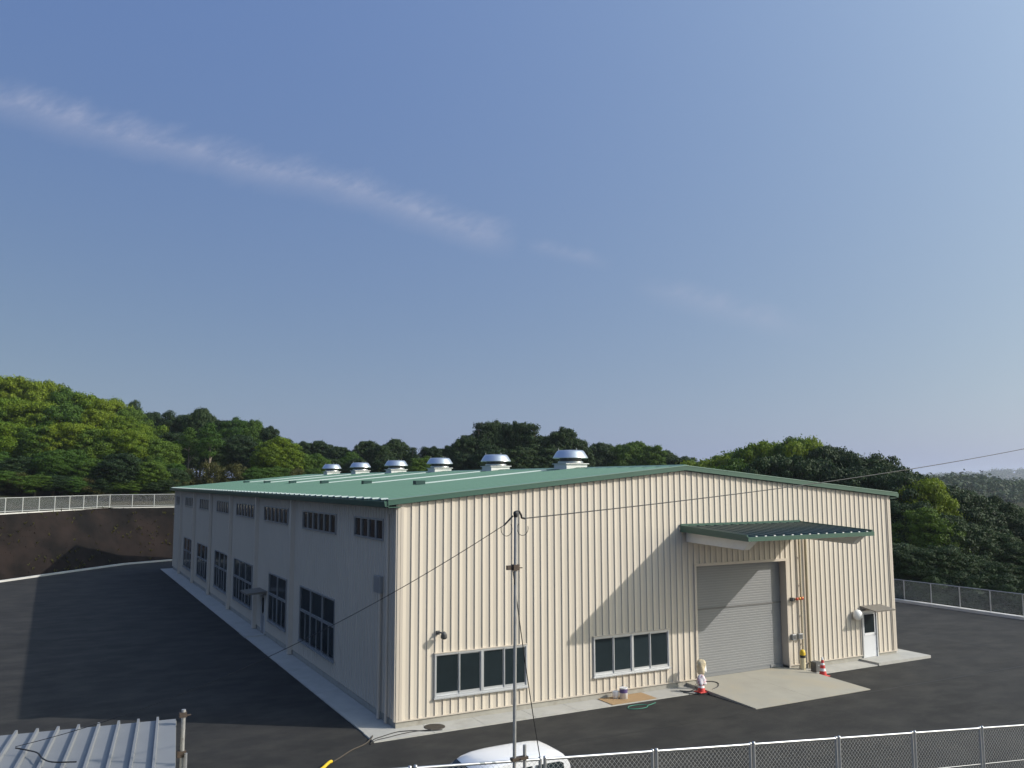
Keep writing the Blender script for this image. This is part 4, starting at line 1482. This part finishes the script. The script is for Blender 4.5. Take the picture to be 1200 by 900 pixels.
def quads_mesh(name, V, m_):
    n_ = len(V)//4
    me = bpy.data.meshes.new(name)
    me.vertices.add(len(V))
    me.vertices.foreach_set('co', V.astype(np.float32).ravel())
    me.loops.add(n_*4)
    me.loops.foreach_set('vertex_index', np.arange(n_*4, dtype=np.int32))
    me.polygons.add(n_)
    me.polygons.foreach_set('loop_start', np.arange(0, n_*4, 4, dtype=np.int32))
    me.materials.append(m_)
    me.update(calc_edges=True)
    return me


def make_tree(kind, seed):
    """unit tree of height 10; returns (crown mesh, trunk mesh)"""
    global NP
    NP = np.random.default_rng(seed)
    rnd = random.Random(seed)
    H = 10.0
    centers, radii = [], []
    lm = 'leaf_mid'
    bark = M['bark']
    if kind in ('bright', 'mid', 'dark'):
        lm = {'bright': 'leaf_bright', 'mid': 'leaf_mid', 'dark': 'leaf_dark'}[kind]
        R, zc_, rz = 3.9, 6.0, 4.1
        n_ = 92
        lob = [NP.random()*6.28 for _ in range(3)]
        for i in range(n_):
            t = i*2.39996
            u = 1-1.75*(i+0.5)/n_
            el = math.asin(max(-1, min(1, u)))
            rad = (0.80+0.20*NP.random())*(1+0.14*math.sin(2*t+lob[0])+0.10*math.sin(3*t+lob[1]))
            x_ = R*rad*math.cos(el)*math.cos(t)
            y_ = R*rad*math.cos(el)*math.sin(t)
            z_ = zc_+rz*rad*0.86*math.sin(el)
            r_ = 0.55+0.60*NP.random()
            centers.append((x_, y_, z_))
            radii.append(r_)
        for i in range(9):
            a = i*0.7+NP.random()
            q = 0.5+1.5*NP.random()
            centers.append((q*math.cos(a), q*math.sin(a), zc_+rz*0.83*math.sqrt(max(0.1, 1-(q/R)**2))-0.25*NP.random()))
            radii.append(0.75+0.4*NP.random())
        for i in range(16):
            centers.append((NP.normal()*1.4, NP.normal()*1.4, zc_+NP.normal()*1.5))
            radii.append(1.3)
        size, up, flat, dens = 0.20, 0.45, 0.66, 400
    elif kind == 'pine':
        lm = 'leaf_dark'
        for lev in range(13):
            t = lev/12
            z_ = 2.6+t*7.1
            rad = 2.7*(1-t**1.6)*0.95+0.35
            nb = 6 if t < 0.8 else 3
            a0 = NP.random()*6.28
            for k in range(nb):
                a = a0+k*6.28/nb+NP.normal()*0.3
                q = rad*(0.55+0.5*NP.random())
                centers.append((q*math.cos(a), q*math.sin(a), z_+NP.normal()*0.25))
                radii.append(0.55+0.45*NP.random())
        for lev in range(8):
            centers.append((NP.normal()*.4, NP.normal()*.4, 3+lev*0.8))
            radii.append(0.9)
        size, up, flat, dens = 0.19, 0.25, 0.62, 300
    elif kind == 'slender':
        lm = 'leaf_mid'
        bark = M['bark_pale']
        for i in range(34):
            t = NP.random()
            z_ = 4.6+5.0*t
            rad = 1.9*math.sin(math.pi*min(1, t*0.85+0.18))
            a = NP.random()*6.28
            q = rad*(0.4+0.6*NP.random())
            centers.append((q*math.cos(a), q*math.sin(a), z_))
            radii.append(0.5+0.45*NP.random())
        size, up, flat, dens = 0.20, 0.3, 0.7, 240
    elif kind in ('bush', 'shrub'):
        lm = 'leaf_olive' if kind == 'bush' else 'leaf_dark'
        for i in range(46):
            a = NP.random()*6.28
            t = NP.random()
            q = 3.6*math.sqrt(NP.random())
            z_ = 1.0+7.6*t*(1-(q/4.4)**2)
            centers.append((q*math.cos(a), q*math.sin(a), z_))
            radii.append(0.8+0.6*NP.random())
        size, up, flat, dens = 0.24, 0.35, 0.9, 220
    centers = np.array(centers)
    radii = np.array(radii)
    counts = [max(12, int(dens*r_*r_)) for r_ in radii]
    V = leaf_cloud(centers, radii, counts, size, up, flat)
    V[:, 2] *= H/V[:, 2].max()
    crown = quads_mesh('crown', V, M[lm])
    # trunk and limbs
    tb = MB()
    th = 0.28 if kind != 'slender' else 0.15
    top = 7.2 if kind != 'pine' else 9.3
    if kind in ('bush', 'shrub'):
        for k in range(5):
            a = k*1.257
            tb.tube([(0.25*math.cos(a), 0.25*math.sin(a), -0.5), (0.9*math.cos(a), 0.9*math.sin(a), 2.5), (1.7*math.cos(a), 1.7*math.sin(a), 5.0)], [0.13, 0.09, 0.03], 6)
    else:
        bend = (rnd.uniform(-.35, .35), rnd.uniform(-.35, .35))
        trunk = [(0, 0, -0.8), (bend[0]*.3, bend[1]*.3, 1.5), (bend[0], bend[1], 3.8), (bend[0]*.6, bend[1]*1.2, top)]
        tb.tube(trunk, [th*1.25, th, th*0.72, th*0.25], 8)
        pick = rnd.sample(range(len(centers)), min(len(centers), 9 if kind != 'pine' else 14))
        for i in pick:
            c = centers[i]
            zb = max(2.2, c[2]-rnd.uniform(1.0, 2.2)*(1 if kind != 'pine' else 0.2))
            zb = min(zb, top-0.3)
            f_ = np.interp(zb, [q[2] for q in trunk], range(4))
            k0 = int(min(2, f_))
            t = f_-k0
            p0 = np.array(trunk[k0])*(1-t)+np.array(trunk[k0+1])*t
            mid = (p0+c)/2+np.array([0, 0, -0.15])
            tb.tube([p0, mid, c], [th*0.38, th*0.24, th*0.08], 5)
    return crown, tb.mesh('trunk', bark)


PROTO = {}
for kind, cnt in (('bright', 3), ('mid', 4), ('dark', 4), ('pine', 3), ('slender', 2), ('bush', 2), ('shrub', 2)):
    PROTO[kind] = [make_tree(kind, 100+i*7+len(kind)*31) for i in range(cnt)]

TR = random.Random(77)
NAMES = {'bright': 'broadleaf_tree', 'mid': 'broadleaf_tree', 'dark': 'evergreen_tree', 'pine': 'conifer_tree', 'slender': 'slender_tree', 'bush': 'bushy_thicket', 'shrub': 'leafy_shrub'}
ORD = ['first', 'second', 'third', 'fourth', 'fifth', 'sixth', 'seventh', 'eighth', 'ninth', 'tenth', 'eleventh', 'twelfth', 'thirteenth', 'fourteenth', 'fifteenth',
       'sixteenth', 'seventeenth', 'eighteenth', 'nineteenth', 'twentieth', 'twenty-first', 'twenty-second']
LOOK = {'bright': 'yellow-green tree', 'mid': 'mid-green tree', 'dark': 'dark evergreen tree', 'pine': 'dark conifer', 'slender': 'slender pale-trunked tree', 'bush': 'olive-brown thicket', 'shrub': 'dark green shrub'}


def plant(px, top_y, depth, kind, width=1.0, zg=None, label=None, group=None):
    d = FWD+RGT*(px-600)/FPX-UPV*(top_y-450)/FPX
    P = CAM+d*depth
    if zg is None:
        zg = terrain(P[0], P[1])
    h = max(2.5, P[2]-zg)
    cr, tk = TR.choice(PROTO[kind])
    o_ = empty(NAMES[kind], (P[0], P[1], zg), TR.uniform(0, 6.28))
    s = h/10.0
    sw = s*width
    for nm, me in (('crown', cr), ('trunk', tk)):
        c = link_mesh(nm, me, o_)
        c.scale = (sw, sw, s)
    tag(o_, label, 'tree' if kind not in ('bush', 'shrub') else 'shrub', group)
    return o_


def row(items, phrase, group):
    items = sorted(items, key=lambda q: q[0])
    for k, it in enumerate(items):
        px, ty, dp, kd = it[:4]
        wd = it[4] if len(it) > 4 else 1.0
        zg = it[5] if len(it) > 5 else None
        plant(px, ty, dp, kd, wd, zg, f'{LOOK[kd]}, {ORD[k]} from the left {phrase}', group)


# left hillside, from the fence upwards
row([(-60, 535, 94, 'mid', 1.5), (-15, 528, 95, 'mid', 1.4), (28, 534, 95, 'dark', 1.5), (70, 526, 96, 'mid', 1.4), (108, 536, 97, 'mid', 1.4), (142, 530, 97, 'dark', 1.3), (176, 538, 98, 'mid', 1.3), (202, 548, 99, 'dark', 1.2)],
    'in the lowest row behind the bank fence', 'trees at the foot of the left hillside')
row([(-80, 500, 103, 'mid', 1.1), (-38, 495, 104, 'mid', 1.1), (5, 492, 104, 'bright', 1.1), (48, 496, 105, 'mid', 1.1), (88, 494, 106, 'bright', 1.1), (124, 502, 106, 'mid', 1.1), (155, 500, 107, 'bright', 1.0), (184, 512, 107, 'mid', 1.0)],
    'in the second row up the left hillside', 'trees on the left hillside')
row([(-70, 464, 114, 'bright', .9), (-30, 462, 114, 'mid', .9), (8, 464, 115, 'bright', .9), (46, 468, 115, 'bright', .9), (82, 472, 115, 'mid', .9), (114, 478, 115, 'bright', .9), (142, 486, 115, 'bright', .85), (166, 494, 115, 'bright', .8)],
    'in the third row up the left hillside', 'trees on the left hillside')
row([(-55, 432, 126, 'bright', .75), (-18, 434, 126, 'bright', .75), (16, 438, 126, 'bright', .75), (48, 444, 126, 'bright', .75), (78, 452, 126, 'mid', .75), (104, 459, 126, 'bright', .75), (128, 466, 126, 'bright', .75), (150, 476, 125, 'mid', .75)],
    'on the crest of the left hillside', 'trees on the left hillside')
row([(-62, 566, 91, 'mid', 2.2), (-40, 560, 90, 'dark', 2.0), (-18, 563, 91, 'bush', 2.0), (2, 562, 91, 'mid', 2.0), (22, 566, 91, 'bush', 2.0), (42, 558, 91, 'mid', 2.0), (62, 564, 92, 'dark', 2.2), (84, 560, 93, 'mid', 2.0), (104, 565, 94, 'bush', 2.0), (124, 560, 95, 'dark', 2.0), (146, 565, 96, 'mid', 2.2), (166, 562, 97, 'bush', 1.8), (188, 566, 97, 'dark', 2.0), (208, 562, 98, 'bush', 1.8)],
    'in the scrub right behind the bank fence', 'scrub behind the bank fence')
# mixed wood right of the hillside, left of the roof
row([(157, 468, 140, 'pine', .7), (180, 481, 140, 'dark', .7), (198, 480, 138, 'pine', .8), (216, 484, 138, 'dark', .65), (237, 476, 136, 'dark', .55), (258, 490, 136, 'dark', .7), (280, 487, 135, 'mid', .7), (298, 490, 135, 'mid', .65), (314, 498, 135, 'dark', .7),
     (338, 513, 138, 'pine', .9), (356, 516, 138, 'dark', .8), (374, 515, 138, 'dark', .8), (386, 520, 138, 'pine', .9)],
    'on the skyline beside the left hill', 'skyline trees left of the roof')
row([(178, 505, 120, 'mid', .9), (200, 505, 118, 'dark', .9), (222, 500, 116, 'slender', 1.1), (246, 494, 114, 'slender', 1.1), (262, 512, 117, 'dark', .9), (284, 508, 118, 'dark', .9), (304, 520, 116, 'dark', .9), (325, 511, 112, 'bright', 1.0), (348, 527, 114, 'mid', 1.0),
     (370, 530, 116, 'mid', 1.0)],
    'in the wood left of the ventilators', 'mid-row trees left of the roof')
row([(186, 535, 103, 'slender', 1.4), (206, 542, 103, 'mid', 1.2), (226, 548, 102, 'bush', 1.2), (250, 538, 102, 'bush', 1.0), (276, 540, 102, 'bush', 1.0), (300, 546, 103, 'mid', 1.2), (322, 545, 104, 'mid', 1.2), (346, 546, 105, 'bush', 1.1), (368, 548, 106, 'mid', 1.2)],
    'in the undergrowth behind the roof end', 'low growth behind the far end of the roof')
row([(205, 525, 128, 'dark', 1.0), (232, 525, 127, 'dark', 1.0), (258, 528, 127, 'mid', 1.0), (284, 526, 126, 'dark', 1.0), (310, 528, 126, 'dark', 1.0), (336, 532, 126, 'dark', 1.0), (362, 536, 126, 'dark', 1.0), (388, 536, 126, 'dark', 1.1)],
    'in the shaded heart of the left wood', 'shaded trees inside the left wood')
# behind the roof
row([(398, 522, 132, 'dark', .8), (412, 528, 128, 'mid', .8), (430, 515, 132, 'dark', .75), (446, 520, 130, 'dark', .7), (463, 513, 133, 'dark', .75), (484, 523, 130, 'pine', .9), (506, 522, 131, 'dark', .8), (528, 521, 132, 'dark', .8)],
    'behind the left roof ventilators', 'trees behind the left part of the roof')
row([(548, 508, 120, 'dark', .65), (562, 493, 121, 'pine', .9), (578, 490, 122, 'dark', .5), (594, 494, 122, 'pine', .9), (608, 492, 121, 'dark', .5), (624, 494, 120, 'pine', .9), (642, 508, 122, 'dark', .6), (662, 499, 120, 'dark', .6), (678, 512, 121, 'dark', .6)],
    'in the tall clump behind the roof', 'tall dark clump behind the roof')
row([(575, 520, 116, 'dark', 1.0), (612, 522, 116, 'dark', 1.0), (648, 522, 117, 'dark', 1.0), (545, 530, 117, 'dark', 1.0), (498, 533, 119, 'mid', 1.1), (455, 534, 119, 'dark', 1.1), (418, 536, 119, 'dark', 1.1)],
    'in the lower layer behind the roof', 'lower layer behind the roof')
row([(692, 522, 135, 'dark', .9), (706, 517, 134, 'dark', .8), (724, 519, 133, 'mid', .8), (743, 516, 133, 'mid', .8), (760, 521, 132, 'mid', .8), (778, 526, 132, 'dark', .9), (796, 533, 130, 'dark', 1.0), (812, 537, 128, 'mid', 1.0)],
    'in the line behind the ridge', 'trees behind the roof ridge')
# right-hand wood
row([(836, 532, 100, 'bright', .8), (856, 524, 102, 'mid', .7), (880, 518, 98, 'mid', .7), (905, 514, 95, 'bright', .6), (928, 508, 92, 'mid', .65), (948, 509, 92, 'bright', .6), (966, 518, 90, 'dark', .7), (990, 527, 88, 'dark', .7), (1014, 528, 86, 'dark', .75),  # top-lit crowns here are given the brighter foliage colour
     (1036, 541, 84, 'dark', .8)],
    'along the wood top right of the roof', 'top of the right-hand wood')
row([(868, 534, 86, 'mid', .8, -1.5), (905, 530, 84, 'dark', .75, -1.8), (945, 530, 82, 'dark', .75, -2), (985, 540, 80, 'dark', .8, -2.2), (1025, 550, 77, 'dark', .8, -2.4)],
    'in the layer above the right roof slope', 'dark layer above the right roof slope')
row([(1062, 552, 74, 'dark', .8), (1086, 558, 72, 'bright', .7), (1106, 566, 74, 'dark', .9), (1130, 572, 76, 'dark', .9), (1156, 579, 78, 'dark', .9), (1182, 590, 78, 'dark', .9), (1200, 600, 76, 'dark', .9), (1222, 606, 74, 'dark', .9), (1255, 606, 74, 'dark', .9)],
    'in the back row beyond the right fence', 'back row of the right-hand slope')
row([(1056, 585, 64, 'dark', .9), (1082, 592, 62, 'mid', .9), (1108, 600, 62, 'dark', 1.0), (1136, 612, 62, 'dark', 1.0), (1164, 622, 62, 'dark', 1.0), (1192, 632, 61, 'dark', 1.1), (1222, 632, 60, 'dark', 1.1)],
    'in the middle row beyond the right fence', 'middle row of the right-hand slope')
row([(1050, 634, 57, 'dark', 1.3), (1076, 640, 56, 'dark', 1.3), (1102, 638, 56, 'dark', 1.3), (1130, 648, 56, 'dark', 1.4), (1158, 656, 55, 'dark', 1.4), (1186, 660, 55, 'dark', 1.4), (1216, 662, 54, 'dark', 1.4)],
    'in the low row against the right fence', 'low row against the right-hand fence')

row([(1052, 668, 55.5, 'shrub', 1.8), (1070, 676, 54.5, 'shrub', 1.9), (1088, 672, 54, 'shrub', 1.8), (1106, 680, 53.5, 'shrub', 2.0), (1124, 676, 53, 'shrub', 1.8), (1142, 684, 52.5, 'shrub', 2.0), (1160, 680, 52, 'shrub', 1.9),
     (1180, 688, 51.5, 'shrub', 2.0), (1200, 686, 51, 'shrub', 2.0), (1222, 690, 50.5, 'shrub', 2.0)],
    'in the undergrowth behind the right fence', 'undergrowth behind the right-hand fence')

# the woods go on to both sides of the picture
row([(-95, 440, 126, 'bright', .8), (-135, 446, 125, 'mid', .8), (-175, 452, 124, 'bright', .8), (-105, 470, 114, 'mid', .9), (-145, 474, 113, 'bright', .9), (-185, 478, 112, 'mid', .9),
     (-120, 505, 103, 'bright', 1.1), (-165, 508, 102, 'mid', 1.1), (-210, 505, 101, 'dark', 1.1), (-100, 535, 93, 'mid', 1.4), (-145, 538, 92, 'mid', 1.4), (-190, 536, 91, 'dark', 1.4)],
    'of those left of the picture edge', 'left hillside beyond the picture edge')
row([(1262, 640, 60, 'dark', 1.1), (1296, 636, 60, 'mid', 1.1), (1332, 640, 59, 'dark', 1.1), (1370, 636, 58, 'dark', 1.2), (1410, 640, 57, 'mid', 1.2), (1290, 606, 74, 'dark', 1.0), (1335, 606, 74, 'dark', 1.0), (1380, 604, 73, 'mid', 1.0), (1430, 606, 72, 'dark', 1.0),
     (1255, 664, 54, 'dark', 1.4), (1300, 664, 53, 'mid', 1.4), (1345, 662, 52, 'dark', 1.4), (1395, 664, 51, 'dark', 1.4)],
    'of those right of the picture edge', 'right-hand wood beyond the picture edge')

# ---- far wooded hills seen beyond the right-hand slope
def far_hill(name, px0, px1, depth, ztops, thick, label):
    n_ = 60
    vs_ = []
    for i in range(n_+1):
        px = px0+(px1-px0)*i/n_
        d = FWD+RGT*(px-600)/FPX
        for j, (dd, hf) in enumerate(((0, 0), (0.25, 0.55), (0.55, 0.9), (0.8, 1.0), (1.3, 0.9), (2.2, 0.0))):
            P = CAM+d*(depth+thick*dd)
            zt_ = np.interp(px, [q[0] for q in ztops], [q[1] for q in ztops])
            vs_.append((P[0], P[1], -6.0+(zt_+6.0)*hf*(1+0.03*math.sin(i*1.3+j)) if hf else -6.3))
    fs_ = [(i*6+j, (i+1)*6+j, (i+1)*6+j+1, i*6+j+1) for i in range(n_) for j in range(5)]
    o_ = MB().add(vs_, fs_, True).build(name, M['forest_floor'])
    tag(o_, label, kind='structure')
    return o_


def wood_on(px0, px1, depth, ztops, thick, n_, size, seed, label):
    """many small crowns reading as one far wood"""
    rg = np.random.default_rng(seed)
    cs, rs = [], []
    for _ in range(n_):
        px = px0+(px1-px0)*rg.random()
        dd = rg.random()*0.85
        hf = np.interp(dd, (0, .25, .55, .8, 1.3), (0, .55, .9, 1.0, .9))
        d = FWD+RGT*(px-600)/FPX
        P = CAM+d*(depth+thick*dd)
        zt_ = np.interp(px, [q[0] for q in ztops], [q[1] for q in ztops])
        cs.append((P[0], P[1], -6.0+(zt_+6.0)*hf+size*0.2*rg.random()))
        rs.append(size*(0.6+0.6*rg.random()))
    V = leaf_cloud(np.array(cs), np.array(rs), [46]*n_, size*0.32, 0.35, 0.9)
    o_ = link_mesh('far_wood', quads_mesh('far_wood', V, M['far_wood']))
    tag(o_, label, 'woodland', kind='stuff')


zt1 = [(1000, 4.0), (1100, 5.5), (1125, 6.0), (1150, 5.0), (1185, 2.5), (1215, 1.0), (1400, 0.0), (1700, 0.0)]
far_hill('wooded_hill', 1000, 1500, 420, zt1, 120, 'wooded hill beyond the right-hand slope')
wood_on(1000, 1500, 420, zt1, 120, 700, 5.0, 5, 'hazy green wood on the hill beyond the right-hand slope')
zt2 = [(700, 0.0), (1000, 4.0), (1090, 9.0), (1140, 16.0), (1165, 25.0), (1185, 27.0), (1215, 24.0), (1300, 20.0), (1400, 12.0), (1800, 5.0)]
far_hill('distant_ridge', 700, 1800, 2600, zt2, 500, 'blue-grey ridge on the far right horizon')
wood_on(700, 1800, 2600, zt2, 500, 1400, 16.0, 6, 'hazy blue wood covering the far ridge')

# ------------------------------------------------------------------ haze
hz = MB().box((-4300, -130, -7.4), (4300, 4300, 60.0)).build('haze', None)
tag(hz, 'thin pale summer haze over the whole place', kind='stuff')
hm = bpy.data.materials.new('haze_volume')
hm.use_nodes = True
N, L = hm.node_tree.nodes, hm.node_tree.links
N.clear()
vo = N.new('ShaderNodeVolumePrincipled')
vo.inputs['Color'].default_value = (0.80, 0.87, 1.0, 1)
vo.inputs['Density'].default_value = 0.00016
vo.inputs['Anisotropy'].default_value = 0.2
mo = N.new('ShaderNodeOutputMaterial')
L.new(vo.outputs[0], mo.inputs['Volume'])
hz.data.materials.append(hm)
